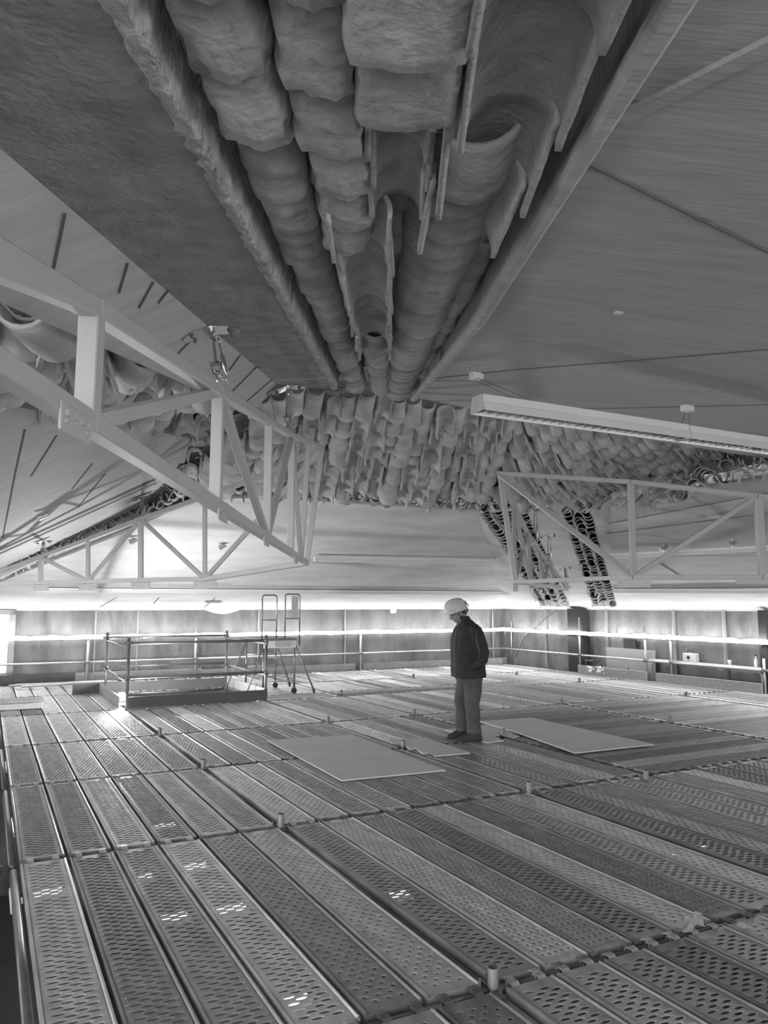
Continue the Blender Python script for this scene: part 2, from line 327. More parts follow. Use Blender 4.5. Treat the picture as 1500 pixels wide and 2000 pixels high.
def plank_mesh(L, wd, kind):
    key = (round(L, 2), round(wd, 3), kind)
    if key in PM: return PM[key]
    bm = BM(); x0, x1 = -L/2, L/2; y0, y1 = -wd/2, wd/2; e = .055; r = .016
    if kind == 'slot': holed(bm, x0+e, x1-e, y0+r+.006, y1-r-.006, .028, .062, .0088, .0240, .0012, .0035)
    elif kind == 'dimple': holed(bm, x0+e, x1-e, y0+r+.008, y1-r-.008, .040, .052, .0075, .0085, .0018, .004)
    else: holed(bm, x0+e, x1-e, y0+r+.006, y1-r-.006, .055, .035, .014, .0065, .0035, .006)
    def q4(*p): bm.faces.new([bm.verts.new(v) for v in p])
    inn = r+.006 if kind != 'dimple' else r+.008
    for s in (-1, 1):                                    # rolled side rims, edge gutters and side webs
        yo = s*wd/2; yi = s*(wd/2-inn); ym = s*(wd/2-.010)
        q4((x0, yi, 0), (x1, yi, 0), (x1, s*(wd/2-r), -.003), (x0, s*(wd/2-r), -.003))
        q4((x0, s*(wd/2-r), -.003), (x1, s*(wd/2-r), -.003), (x1, ym, .005), (x0, ym, .005))
        q4((x0, ym, .005), (x1, ym, .005), (x1, yo, .002), (x0, yo, .002))
        q4((x0, yo, .002), (x1, yo, .002), (x1, yo, -.055), (x0, yo, -.055))
        q4((x0, yo, -.055), (x1, yo, -.055), (x1, s*(wd/2-.02), -.055), (x0, s*(wd/2-.02), -.055))
        xa = s*L/2; xb = s*(L/2-e)
        q4((xa, y0+inn, 0), (xb, y0+inn, 0), (xb, y1-inn, 0), (xa, y1-inn, 0))
        q4((xa, y0, 0), (xa, y1, 0), (xa, y1, -.05), (xa, y0, -.05))
    me = D.meshes.new('plank'); bm.to_mesh(me); bm.free(); me.materials.append(M['steel'])
    hb = BM()                                            # one pair of claws gripping the transom tube
    for y in (0,):
        pts = [(0, 0, -.012), (.022, 0, .006), (.045, 0, .007), (.062, 0, -.006), (.068, 0, -.03)]
        for p, q2 in zip(pts, pts[1:]): bar(hb, Vector((p[0], y, p[2])), Vector((q2[0], y, q2[2])), .038, .006)
    hm = D.meshes.new('claw'); hb.to_mesh(hm); hb.free(); hm.materials.append(M['steel_b' if kind == 'slot' else 'steel_d'])
    PM[key] = (me, hm); return PM[key]
AL = [-2.6, 0, 2.58, 4.78, 6.88, 9.45, 11.85, 13.95]; BL = [-1.72, 0, 2.2, 3.6, 6.26, 8.85, 10.42]
ROWN = ['the row under the camera', 'the nearest full row', 'the second full row', 'the third full row', 'the fourth full row', 'the row before the hatch', 'the row beside the hatch', 'the row by the back wall']
COLN = ['left-edge strip', 'hatch strip', 'narrow middle strip', 'inner right strip', 'outer right strip', 'right-edge strip']
def vis(p):                                              # can the photograph see this spot of the deck?
    if p.y < .3: return False
    d = Vector((p.x, p.y*math.cos(PITCH)+(p.z-E)*math.sin(PITCH), -p.y*math.sin(PITCH)+(p.z-E)*math.cos(PITCH)))
    if d.y < .2: return False
    u = 750+F*d.x/d.y; v = 1000-F*d.z/d.y
    return -30 < u < 1530 and v < 2060
nplk = 0
def lay(i, j, a0, a1, b0, b1, n, along, extra=''):
    global nplk
    for k in range(n):
        if along == 'A':
            pw = (b1-b0-.05)/n; ca = (a0+a1)/2; cb = b0+.025+pw*(k+.5); L = a1-a0-.075; rz = ROTA
        else:
            pw = (a1-a0-.05)/n; cb = (b0+b1)/2; ca = a0+.025+pw*(k+.5); L = b1-b0-.075; rz = ROTA-PI/2
        c = G(ca, cb)
        ax = A2 if along == 'A' else B2; ay = B2 if along == 'A' else A2
        if not any(vis(c+ax*L/2*s+ay*pw/2*t) for s in (-1, -.6, -.3, 0, .3, .6, 1) for t in (-1, 0, 1)): continue
        if j == 0 and k >= 4 and i <= 2: kind = 'dimple'
        elif i <= 1 and j == 1: kind = 'slot' if k < 5 else 'dimple'
        elif i == 0: kind = 'slot' if k < 2 else 'dimple'
        elif j == 0: kind = 'slot' if i < 4 else 'rib'
        elif along == 'B': kind = 'rib'
        else: kind = random.choice(['slot', 'slot', 'dimple', 'rib'])
        me, hm = plank_mesh(round(L, 2), round(pw-.020, 3), kind)
        word = {'slot': 'slotted', 'dimple': 'dimpled', 'rib': 'ribbed'}[kind]
        way = 'from the left' if along == 'A' else 'from the front'
        o = link('deck_plank', me, None, None, c+UP*random.uniform(-.003, .001), (0, 0, rz+random.uniform(-.001, .001)))
        tag(o, '%s plank, %s %s, %s, %s%s' % (word, ORD[k], way, ROWN[i].replace('the ', '', 1), COLN[j], extra), 'plank', 'steel planks of the scaffold deck')
        for s, r_ in ((1, 0), (-1, PI)):
            for yy in (-pw*.26, pw*.26): link('hook', hm, None, o, (s*(L/2-.012), yy, 0), (0, 0, r_))
        nplk += 1
hatch = (6, 1)
for i in range(8):
    a0, a1 = (AL[i-1], AL[i]) if i else (-5.2, AL[0])
    for j in range(6):
        b0, b1 = BL[j], BL[j+1]
        if (i, j) == hatch: continue
        if j in (2, 3, 4) and i == 6 :
            lay(i, j, a0, a0+.65, b0, b1, 2, 'B'); lay(i, j, a0+.65, a1, b0, b1, round((b1-b0)/.285), 'A', ', beyond'); continue
        if j in (3, 4) and i in (3, 4): lay(i, j, a0, a1, b0, b1, round((a1-a0)/.28), 'B'); continue
        lay(i, j, a0, a1, b0, b1, round((b1-b0)/.285), 'A')
# transoms and ledgers
def tube_thing(name, p, q_, r, m, label, cat, group=None, coup=False):
    bm = BM(); tube(bm, p, q_, r, 12); return tag(obj(name, bm, m, None, True), label, cat, group)
for i, a in enumerate(AL):
    for j in range(6):
        p, q_ = G(a, BL[j]+.05, -.034), G(a, BL[j+1]-.05, -.034)
        if not any(vis(p.lerp(q_, t/6)) for t in range(7)): continue
        if a > 13: continue
        tube_thing('transom_tube', p, q_, .0241, 'steel_d', 'transom tube gripped by plank claws behind the %s, %s' % (ROWN[i].replace('the ', '', 1), COLN[j]), 'scaffold tube', 'transoms of the deck')
for j, b in enumerate(BL):
    for i in range(1, len(AL)-0):
        p, q_ = G(AL[i-1]+.05, b, -.040), G(AL[i]-.05, b, -.040)
        if not any(vis(p.lerp(q_, t/6)) for t in range(7)): continue
        tube_thing('ledger_tube', p, q_, .0241, 'steel_d', 'ledger tube in the groove left of the %s, %s' % (COLN[j] if j < 6 else 'right guard rail', ROWN[i].replace('the ', '', 1)), 'scaffold tube', 'ledgers in the deck grooves')
def standard(a, b, z0, z1, label, group, m='steel_d', pin=True, name='scaffold_standard'):
    t = thing(name, label, 'scaffold post', G(a, b, 0), ROTA+random.uniform(-.3, .3), group)
    bm = BM()
    n = 16; R = .0241
    rings = []
    for r, z in ((R, z0), (R, z1-.004), (R-.002, z1), (R-.005, z1), (R-.005, z1-.05)):
        rings.append([bm.verts.new((r*math.cos(k*2*PI/n), r*math.sin(k*2*PI/n), z)) for k in range(n)])
    for a_, b_ in zip(rings, rings[1:]):
        for k in range(n): bm.faces.new((a_[k], a_[(k+1) % n], b_[(k+1) % n], b_[k]))
    bm.faces.new(rings[-1])
    obj('post_tube', bm, m, t, True)
    bm = BM()
    for k in range(4):
        mt = Matrix.Rotation(k*PI/2, 4, 'Z'); box(bm, (.055, 0, -.03), (.05, .034, .05), mt, .004); box(bm, (.062, 0, .004), (.010, .006, .07 if k == 1 else .03), mt)
    box(bm, (0, 0, -.03), (.12, .12, .009), None, .02)
    obj('rosette', bm, m, t)
    return t
k = 0
pins = [(0, 0), (2.58, 0), (4.78, 0), (6.88, 0), (2.55, 2.2), (4.84, 2.25), (6.88, 2.22), (2.45, 3.45), (4.89, 3.66), (6.95, 3.6), (9.6, 3.65), (4.70, 6.26), (6.87, 6.26), (9.35, 8.85), (6.68, 8.85), (11.7, 6.3), (11.3, 8.75)]
where = ['in the foreground, its open tube end nearest the camera', 'second along the left groove', 'third along the left groove', 'fourth along the left groove', 'in front of the man, between two rows of planks', 'at the corner of the small notched sheet', 'left of the man beyond the large sheet', 'in front of the right-hand sheet', 'in the notch of the sheet under the man', 'beyond the man on his left', 'beside the wheeled platform steps', 'among the cross planks right of the sheets', 'further right behind the long sheet', 'near the right guard rail, farther one', 'near the right guard rail, nearer one', 'far back left of the man', 'far back by the corner of the walls']
for (a, b), wh in zip(pins, where):
    standard(a, b, -.5, .07+random.uniform(0, .02), 'short steel post end %s' % wh.replace('in the foreground, its open tube end nearest the camera', 'nearest the camera, its open tube end up'), 'post ends poking out of the deck')
for i, a in enumerate((0.2, 2.58, 4.78, 6.88, 9.45)):
    standard(a, -1.86, -3.9, .03 if i else .06, 'steel scaffold post going down outside the left deck edge, %s from the camera' % ORD[i], 'posts at the left deck edge')
for i in range(1, 5):
    tube_thing('ledger_tube', G(AL[i-1]+.1, -1.95, -.20), G(AL[i], -1.95, -.20), .0241, 'steel_d', 'steel tube running below the left deck edge, %s from the camera' % ORD[i-1], 'scaffold tube', 'tubes below the left edge')
# lamps hanging under the deck, seen through the slots
for i, (u, v, dz, ln, lb) in enumerate(((16, 1490, .5, .5, 'left of the deck edge, farthest'), (20, 1610, .5, .4, 'left of the deck edge, middle'), (30, 1745, .5, .35, 'left of the deck edge, nearest'), (85, 1742, 1.0, .3, 'under the first left plank'), (270, 1712, 1.0, .25, 'under the second left plank'), (372, 1692, 1.0, .3, 'under the third left plank'), (455, 1772, 1.0, .3, 'under the fourth left plank'), (335, 1790, 1.0, .25, 'left of the middle of the front planks'), (565, 1955, 1.0, .25, 'at the bottom edge of the picture'), (325, 1610, 1.2, .3, 'under the second full row'), (780, 1745, 1.2, .2, 'right of the long front groove'), (1330, 1665, 1.6, .9, 'under the long planks at the right'), (700, 1372, 1.5, .6, 'by the hatch'))):
    t = thing('tube_lamp', 'white tube lamp glinting below the deck, %s' % lb, 'lamp', at_h(u, v, -E-dz), ROTA if i < 3 else ROTA-PI/2, 'lamps under the deck')
    bm = BM(); tube(bm, Vector((-ln/2, 0, 0)), Vector((ln/2, 0, 0)), .02); obj('tube', bm, 'glow_b', t)
    bm = BM(); box(bm, (0, 0, -.045), (ln+.1, .07, .04), None, .006); obj('housing', bm, 'lamp_body', t)
# ---------------------------------------------------------------- loose sheets
def sheet(label, pts, z=.008, th=.012, name='board_sheet', grp='loose sheets on the deck'):
    bm = BM(); slab(bm, [Vector((p[0], p[1], z)) for p in pts], th)
    o = tag(obj(name, bm, 'ply'), label, 'board', grp)
    bm = BM(); lo = [Vector((p[0], p[1], z-.003)) for p in pts]
    cx = sum((p for p in lo), Vector())/len(lo)
    slab(bm, [cx+(p-cx)*.999 for p in lo], th-.0)
    obj('edge', bm, 'ply_edge', o)
    return o
def gp(u, v): return at_h(u, v, -E)
sheet('large grey board sheet lying flat on the planks left of the small notched one', [gp(522, 1449), gp(689, 1438), gp(870, 1508), gp(667, 1528)])
sheet('small grey notched sheet beside the post end in front of the man', [gp(766, 1455), gp(762, 1449), gp(832, 1444), gp(918, 1474), gp(848, 1480), gp(838, 1474), gp(826, 1475), gp(812, 1465), gp(800, 1467), gp(792, 1459)])
sheet('grey board sheet with a cut-out under the feet of the man', [gp(868, 1428), gp(960, 1416), gp(1015, 1441), gp(1000, 1444), gp(978, 1438), gp(962, 1440), gp(985, 1449), gp(951, 1453)], .006)
sheet('long grey board sheet lying on the deck to the right of the man', [gp(935, 1413), gp(1038, 1406), gp(1278, 1459), gp(1123, 1476), gp(1015, 1437)], .02)
bm = BM(); vs = [bm.verts.new(gp(u, v)+UP*h) for u, v, h in ((1330, 1822, .012), (1340, 1808, .05), (1347, 1798, .02), (1358, 1802, .055), (1372, 1796, .03), (1376, 1815, .012), (1360, 1818, .03), (1350, 1824, .01), (1334, 1827, .012))]
c_ = bm.verts.new(gp(1354, 1812)+UP*.045)
for i in range(len(vs)): bm.faces.new((vs[i], vs[(i+1) % len(vs)], c_))
bmesh.ops.solidify(bm, geom=bm.faces[:], thickness=.002); tag(obj('film_scrap', bm, 'scrap'), 'crumpled scrap of pale film caught on the plank claws at the right foreground', 'scrap')
# box at the left edge
t = thing('lid_box', 'low pale lidded box on the deck at the left edge of the picture', 'box', gp(38, 1386), ROTA)
bm = BM(); box(bm, (.1, 0, .055), (.34, .62, .09), None, .004); obj('base', bm, 'plast', t)
bm = BM(); box(bm, (.1, 0, .125), (.42, .66, .035), None, .004); obj('lid', bm, 'conc_side', t)
# bundle of tubes by the back wall
for k in range(3):
    p = G(13.3-.12*k, -1.5+.1*k, .06+.02*(k % 2)); q2 = G(13.35-.12*k, .2+.1*k, .07)
    bm = BM(); tube(bm, p, q2, .022); obj_ = tag(obj('scaffold_tube', bm, 'steel_b', None, True), 'bright loose scaffold tube lying along the back left toe board, %s from the wall' % ORD[k], 'scaffold tube', 'loose tubes by the back toe board')
# ================================================================ HATCH GUARD
ha0, ha1, hb0, hb1 = 9.50, 11.85, .02, 2.22
def coupler(parent, p):
    bm = BM(); box(bm, p, (.075, .075, .06), None, .012); tube(bm, p+Vector((.03, .03, -.05)), p+Vector((.03, .03, .06)), .008, 6); obj('coupler', bm, 'steel_d', parent)
for (a, b, lab) in ((ha0, hb0, 'front left corner, next to the work lamp'), (ha1, hb0, 'back left corner'), (ha0, hb1, 'front right corner, beside the platform steps'), (ha1, hb1, 'back right corner')):
    t = thing('guard_post', 'upright tube of the hatch guard at its %s' % lab, 'scaffold post', G(a, b), ROTA, 'posts of the hatch guard')
    bm = BM(); tube(bm, Vector((0, 0, -.3)), Vector((0, 0, 1.07)), .0241, 12); obj('post_tube', bm, 'steel_d', t, True)
    for z in (.46, .98): coupler(t, Vector((0, 0, z)))
for z, nm in ((.98, 'upper'), (.46, 'lower')):
    for (p, q2, lab) in (((ha0, hb0-.08), (ha0, hb1+.02), 'front'), ((ha1, hb0-.08), (ha1, hb1+.02), 'back'), ((ha0-.05, hb0), (ha1+.05, hb0), 'left'), ((ha0-.05, hb1), (ha1+.05, hb1), 'right')):
        zz = z-(.05 if lab in ('left', 'right') else 0)
        tube_thing('guard_rail', G(*p, zz), G(*q2, zz), .022, 'steel_d', '%s rail on the %s side of the hatch guard' % (nm, lab), 'rail', 'rails of the hatch guard')
for (p, q2, lab, m_) in (((ha0-.03, hb0), (ha0-.03, hb1), 'front', 'timber_d'), ((ha1, hb0-.55), (ha1, hb1+.02), 'back', 'timber_d'), ((ha0+.1, hb0-.09), (ha1, hb0-.09), 'left', 'timber'), ((ha0+.1, hb1+.06), (ha1, hb1+.06), 'right', 'timber')):
    bm = BM(); bar(bm, G(*p, .09), G(*q2, .09), .028, .17, bev=.003); tag(obj('toe_board', bm, m_), '%s toe board on the %s side of the hatch opening' % ('dark' if m_ == 'timber_d' else 'grey', lab), 'toe board', 'toe boards of the hatch')
for k in range(4):
    p = G(ha1-.5, hb0+.3+k*.5, -.25); bm = BM(); tube(bm, p, p+UP*.16, .02, 8); box(bm, p+UP*.05, (.08, .08, .05), None, .01); tag(obj('scaffold_coupler', bm, 'black'), 'dark coupler clipped on the tube inside the hatch, %s from the left' % ORD[k], 'coupler', 'couplers in the hatch')
tube_thing('ledger_tube', G(ha1-.5, hb0, -.16), G(ha1-.5, hb1, -.16), .022, 'steel_d', 'steel tube crossing inside the hatch opening below deck level', 'scaffold tube')
bm = BM(); slab(bm, [G(10.0, hb0, -1.1), G(10.0, hb1, -1.1), G(ha1+.3, hb1, -1.1), G(ha1+.3, hb0, -1.1)], .03); tag(obj('landing_platform', bm, 'plast'), 'pale landing seen down through the hatch opening', 'platform')
# work lamp
t = thing('work_lamp', 'small glaring work lamp on the deck at the left front corner of the hatch guard', 'lamp', gp(237, 1378), ROTA)
bm = BM(); bmesh.ops.create_uvsphere(bm, u_segments=20, v_segments=12, radius=.08); bmesh.ops.scale(bm, vec=(1, 1, .8), verts=bm.verts[:]); bmesh.ops.translate(bm, vec=(0, 0, .13), verts=bm.verts[:]); obj('lamp_glass', bm, 'bulb', t, True)
bm = BM(); box(bm, (.03, 0, .02), (.16, .16, .03), None, .006); tube(bm, Vector((.06, -.06, .02)), Vector((.06, -.06, .10)), .008); tube(bm, Vector((.06, .06, .02)), Vector((.06, .06, .10)), .008); obj('foot', bm, 'steel_d', t)
ld = D.lights.new('work_lamp_light', 'POINT'); ld.energy = WORK; ld.shadow_soft_size = .07; lo = D.objects.new('work_lamp_light', ld); C.objects.link(lo); lo.parent = t; lo.location = (-.09, -.06, .17)
# ================================================================ PLATFORM STEPS ON WHEELS
WA, WB = 9.98, 2.49
t = thing('platform_steps', 'wheeled aluminium platform steps with two hoop guards beside the hatch guard', 'platform steps', G(10.75, 2.72), ROTA-PI/2)
LX, LY = .29, .50                                         # half sizes along B and A
def P3(x, y, z): return Vector((x, y, z))
for sx in (-1, 1):
    for sy in (-1, 1):
        bm = BM(); tube(bm, P3(sx*LX, sy*LY, .10), P3(sx*LX, sy*LY, .95), .017); lg = obj('leg', bm, 'steel_d', t, True)
        bm = BM(); c0_ = P3(sx*LX, sy*LY, .05); tube(bm, c0_-P3(0, .014, 0), c0_+P3(0, .014, 0), .05, 18); obj('caster', bm, 'black', lg)
        bm = BM(); box(bm, c0_+P3(0, 0, .05), (.05, .045, .04), None, .006); obj('caster_fork', bm, 'steel_d', lg)
for sx, sy in ((-1, -1), (1, 1), (-1, 1), (1, -1)):
    bm = BM(); tube(bm, P3(sx*LX, sy*LY, .88), P3(sx*(LX+.34), sy*(LY+.12), .03), .014); o = obj('outrigger', bm, 'steel_d', t, True)
    bm = BM(); tube(bm, P3(sx*(LX+.34), sy*(LY+.12), .0), P3(sx*(LX+.325), sy*(LY+.115), .07), .02); obj('rubber_foot', bm, 'black', o)
for y in (-LY, LY):
    for z in (.22, .42, .64): 
        bm = BM(); tube(bm, P3(-LX, y, z), P3(LX, y, z), .013); obj('rung', bm, 'steel_b', t, True)
for x in (-LX, LX):
    bm = BM(); tube(bm, P3(x, -LY, .25), P3(x, LY, .25), .012); obj('side_rail', bm, 'steel_d', t, True)
bm = BM(); box(bm, (0, 0, .955), (.66, 1.06, .04), None, .006); obj('platform', bm, 'steel_d', t)
bm = BM(); box(bm, (0, -LY-.03, .87), (.6, .03, .13), None, .004); pn = obj('front_panel', bm, 'plast', t)
bm = BM(); box(bm, (.05, -LY-.05, .87), (.3, .006, .09)); obj('grille', bm, 'card', pn)
def hoop(x0, x1, y, z0, z1):
    bm = BM(); r = .05; pts = [P3(x0, y, z0), P3(x0, y, z1-r)]+[P3(x0+r-r*math.cos(t_*PI/2/4), y, z1-r+r*math.sin(t_*PI/2/4)) for t_ in range(1, 5)]+[P3(x1-r+r*math.sin(t_*PI/2/4), y, z1-r+r*math.cos(t_*PI/2/4)) for t_ in range(0, 5)]+[P3(x1, y, z0)]
    path(bm, pts, .013); tube(bm, P3(x0, y, (z0+z1)/2+.02), P3(x1, y, (z0+z1)/2+.02), .010); return obj('guard_hoop', bm, 'steel_d', t, True)
hoop(-.33, -.06, -LY, .82, 1.74); h2 = hoop(.10, .38, -LY, .84, 1.76); 
bm = BM(); box(bm, (.285, -LY, 1.52), (.13, .01, .42)); obj('mesh_panel', bm, 'card', h2)
# ================================================================ GUARD RAIL ALONG THE WALLS
GA = A_END-.32; GB = B_END-.28
def gpost(a, b, h, label, m='steel_b'):
    t = thing('guard_post', label, 'scaffold post', G(a, b), ROTA, 'posts of the wall guard rail')
    bm = BM(); tube(bm, Vector((0, 0, -.05)), Vector((0, 0, h)), .0241, 12); obj('post_tube', bm, m, t, True)
    for z in (.41, .88): coupler(t, Vector((0, 0, z)))
bu = [-60, 180, 387, 705, 996]
for i, u in enumerate(bu[1:]): gpost(GA, b_at(u, GA), 1.12 if i > 0 else .95, 'bright guard post before the back wall, %s from the left' % ORD[i])
ru = [996, 1127, 1253, 1302, 1480]
for i, u in enumerate(ru[1:]): gpost(a_at(u, GB), GB, (1.28, 1.12, 1.18, .62)[i], 'bright guard post before the right wall, %s from the corner' % ORD[i])
pc = G(GA, GB, 0)
seg = [(G(GA, b_at(bu[i], GA)), G(GA, b_at(bu[i+1], GA))) for i in range(4)]; seg[-1] = (seg[-1][0], pc)
sg2 = [(G(a_at(ru[i], GB), GB), G(a_at(ru[i+1], GB), GB)) for i in range(4)]; sg2[0] = (pc, sg2[0][1]); sg2.append((sg2[-1][1], G(1.0, GB)))
lab_b = ['left of the first post', 'behind the hatch guard', 'behind the platform steps', 'behind the man']; lab_r = ['next to the corner', 'in front of the plywood', 'above the bench end', 'over the bench', 'at the right picture edge']
for segs, labs, wl_ in ((seg, lab_b, 'back'), (sg2, lab_r, 'right')):
    for (p, q2), lb in zip(segs, labs):
        for z, nm in ((.88, 'upper'), (.41, 'middle')):
            tube_thing('guard_rail', p+UP*z, q2+UP*z, .022, 'steel_b', '%s guard rail tube before the %s wall, %s' % (nm, wl_, lb), 'rail', 'guard rails along the walls')
        bm = BM(); n = 10; L_ = (q2-p).length; off = (A2 if wl_ == 'back' else B2)*-.035
        pts = [p.lerp(q2, i/n)+off*1.5+UP*(.915+.012*math.sin(i*2.1)-.0*(i % 3)) for i in range(n+1)]
        path(bm, pts, [.026+.014*abs(math.sin(i*1.3+L_)) for i in range(n+1)], 8)
        tag(obj('light_tube', bm, 'glow', None, True), 'glowing light tube on the upper rail, %s wall, %s' % (wl_, lb), 'lamp', 'light tubes on the guard rail')
for (u0, u1, m_, w_, lb) in ((-60, 158, 'timber_d', .20, 'dark, at the left'), (158, 400, 'timber', .20, 'grey, behind the hatch guard'), (400, 695, 'timber', .17, 'grey, behind the platform steps'), (710, 985, 'timber', .17, 'grey, behind the man')):
    bm = BM(); bar(bm, G(GA+.06, b_at(u0, GA+.06), w_/2), G(GA+.06, b_at(u1, GA+.06), w_/2), .03, w_, bev=.004); tag(obj('toe_board', bm, m_), 'toe board along the back wall, %s' % lb, 'toe board', 'toe boards along the back wall')
for (u0, u1, lb) in ((1123, 1254, 'between the dark column and the bench'), (1272, 1474, 'in front of the bench')):
    bm = BM(); bar(bm, G(a_at(u0, GB-.06), GB-.06, .09), G(a_at(u1, GB-.06), GB-.06, .09), .04, .19, bev=.004); tag(obj('toe_board', bm, 'timber'), 'thick grey toe board along the right wall, %s' % lb, 'toe board', 'toe boards along the right wall')
# ---------------------------------------------------------------- things behind the right rail
def RW(u, off, z): b = B_END-off; return G(a_at(u, b), b, z)
bm = BM(); bar(bm, RW(1178, .12, .31), RW(1272, .12, .31), .02, .62, bev=.002); tag(obj('board_sheet', bm, 'film_b'), 'grey board leaning upright against the right wall left of the bench', 'board')
bm = BM(); bar(bm, RW(1212, .10, .72), RW(1236, .10, .72), .03, .22, bev=.004); tag(obj('black_box', bm, 'black'), 'dark square box fixed on the right wall above the leaning board', 'box')
pl, pr = a_at(1268, B_END-.12), a_at(1488, B_END-.12)
t = thing('trestle_bench', 'long low bench with bent tube legs behind the right guard rail', 'bench', G((pl+pr)/2, B_END-.16), ROTA)
hl = abs(pl-pr)/2
bm = BM(); box(bm, (0, 0, .43), (2*hl, .2, .035), None, .004); obj('bench_top', bm, 'steel_b', t)
for s in (-1, 1):
    bm = BM(); path(bm, [Vector((s*(hl-.05), .08, 0)), Vector((s*(hl-.05), .08, .33)), Vector((s*(hl-.13), .08, .4)), Vector((s*(hl-.9), .08, .41))], .018); obj('leg', bm, 'steel_b', t, True)
for (u, wd_, h_, m_, nm, lb, cat) in ((1340, .30, .17, 'conc_side', 'tool_case', 'small grey machine case standing on the bench behind the rail', 'case'), (1414, .07, .09, 'plast', 'white_cup', 'small white pot on the bench behind the right rail', 'pot'), (1465, .12, .2, 'steel_b', 'clear_bottle', 'clear bottle on the right end of the bench', 'bottle')):
    p = RW(u, .16, .448); tt = thing(nm, lb, cat, p, ROTA)
    if nm == 'clear_bottle':
        bm = BM(); path(bm, [Vector((0, 0, z)) for z in (0, .01, .11, .15, .17, .2)], [.034, .036, .036, .016, .013, .013], 12); obj('bottle_body', bm, 'plast', tt, True)
        bm = BM(); tube(bm, Vector((0, 0, .195)), Vector((0, 0, .22)), .016); obj('cap', bm, 'black', tt)
    elif nm == 'tool_case':
        bm = BM(); box(bm, (0, 0, h_/2), (wd_, .14, h_), None, .015); obj('case_body', bm, 'conc_side', tt)
        bm = BM(); path(bm, [Vector((-.08, 0, h_)), Vector((-.06, 0, h_+.05)), Vector((.06, 0, h_+.05)), Vector((.08, 0, h_))], .01); obj('handle', bm, 'black', tt, True)
        bm = BM(); tube(bm, Vector((0, .07, .09)), Vector((0, .08, .09)), .035); obj('dial', bm, 'black', tt)
    else:
        bm = BM(); path(bm, [Vector((0, 0, z)) for z in (0, .07, .09)], [.026, .034, .036], 12); obj('pot_body', bm, 'plast', tt, True)
t = thing('shelf_stand', 'small dark stool-like shelf standing right of the dark column', 'stool', RW(1150, .18, 0), ROTA)
bm = BM(); box(bm, (0, 0, .30), (.3, .2, .03), None, .004); obj('top', bm, 'steel_d', t)
for sx in (-1, 1):
    for sy in (-1, 1): bm = BM(); tube(bm, Vector((sx*.12, sy*.07, 0)), Vector((sx*.12, sy*.07, .3)), .014); obj('leg', bm, 'steel_d', t, True)
for u, s_ in ((1151, 0), (1170, 1)):
    bm = BM(); rng = random.Random(s_+4)
    for k in range(12):
        p = Vector((rng.uniform(-.12, .12), rng.uniform(-.05, .05), .06+rng.uniform(0, .12))); r = bmesh.ops.create_icosphere(bm, subdivisions=1, radius=rng.uniform(.02, .045)); bmesh.ops.translate(bm, vec=p, verts=r['verts'])
    bmesh.ops.transform(bm, matrix=Matrix.Translation(RW(u, .34, 0)), verts=bm.verts[:]); tag(obj('work_glove', bm, 'plast', None, True), 'crumpled white work glove behind the toe board, %s one' % ('left' if s_ == 0 else 'right'), 'glove', 'crumpled white gloves')
t = thing('paint_tray', 'flat white lid with a short stick behind the right toe board', 'lid', RW(1219, .22, .10), 0)
bm = BM(); tube(bm, Vector((0, 0, 0)), Vector((0, 0, .03)), .13, 20, .15); obj('lid', bm, 'plast', t)
bm = BM(); tube(bm, Vector((0, 0, .03)), Vector((0, 0, .12)), .012); obj('stick', bm, 'black', t)
t = thing('smoke_detector', 'small round-cornered white detector high on the back wall sheeting', 'detector', G(A_END-.07, b_at(768, A_END-.07), E-.145*1.0), ROTA)
bm = BM(); box(bm, (0, 0, 0), (.04, .17, .15), None, .03); obj('case', bm, 'plast', t)
bm = BM(); box(bm, (-.022, 0, .02), (.006, .04, .03), None, .004); obj('sensor', bm, 'conc_side', t)
bm = BM(); path(bm, [RW(1085, .1, 1.44), RW(1060, .1, 1.2), RW(1020, .1, .7), RW(1003, .1, .2)], .008, 6); tag(obj('cable', bm, 'black', None, True), 'thin dark cable hanging down the sheeting right of the wall corner', 'cable')
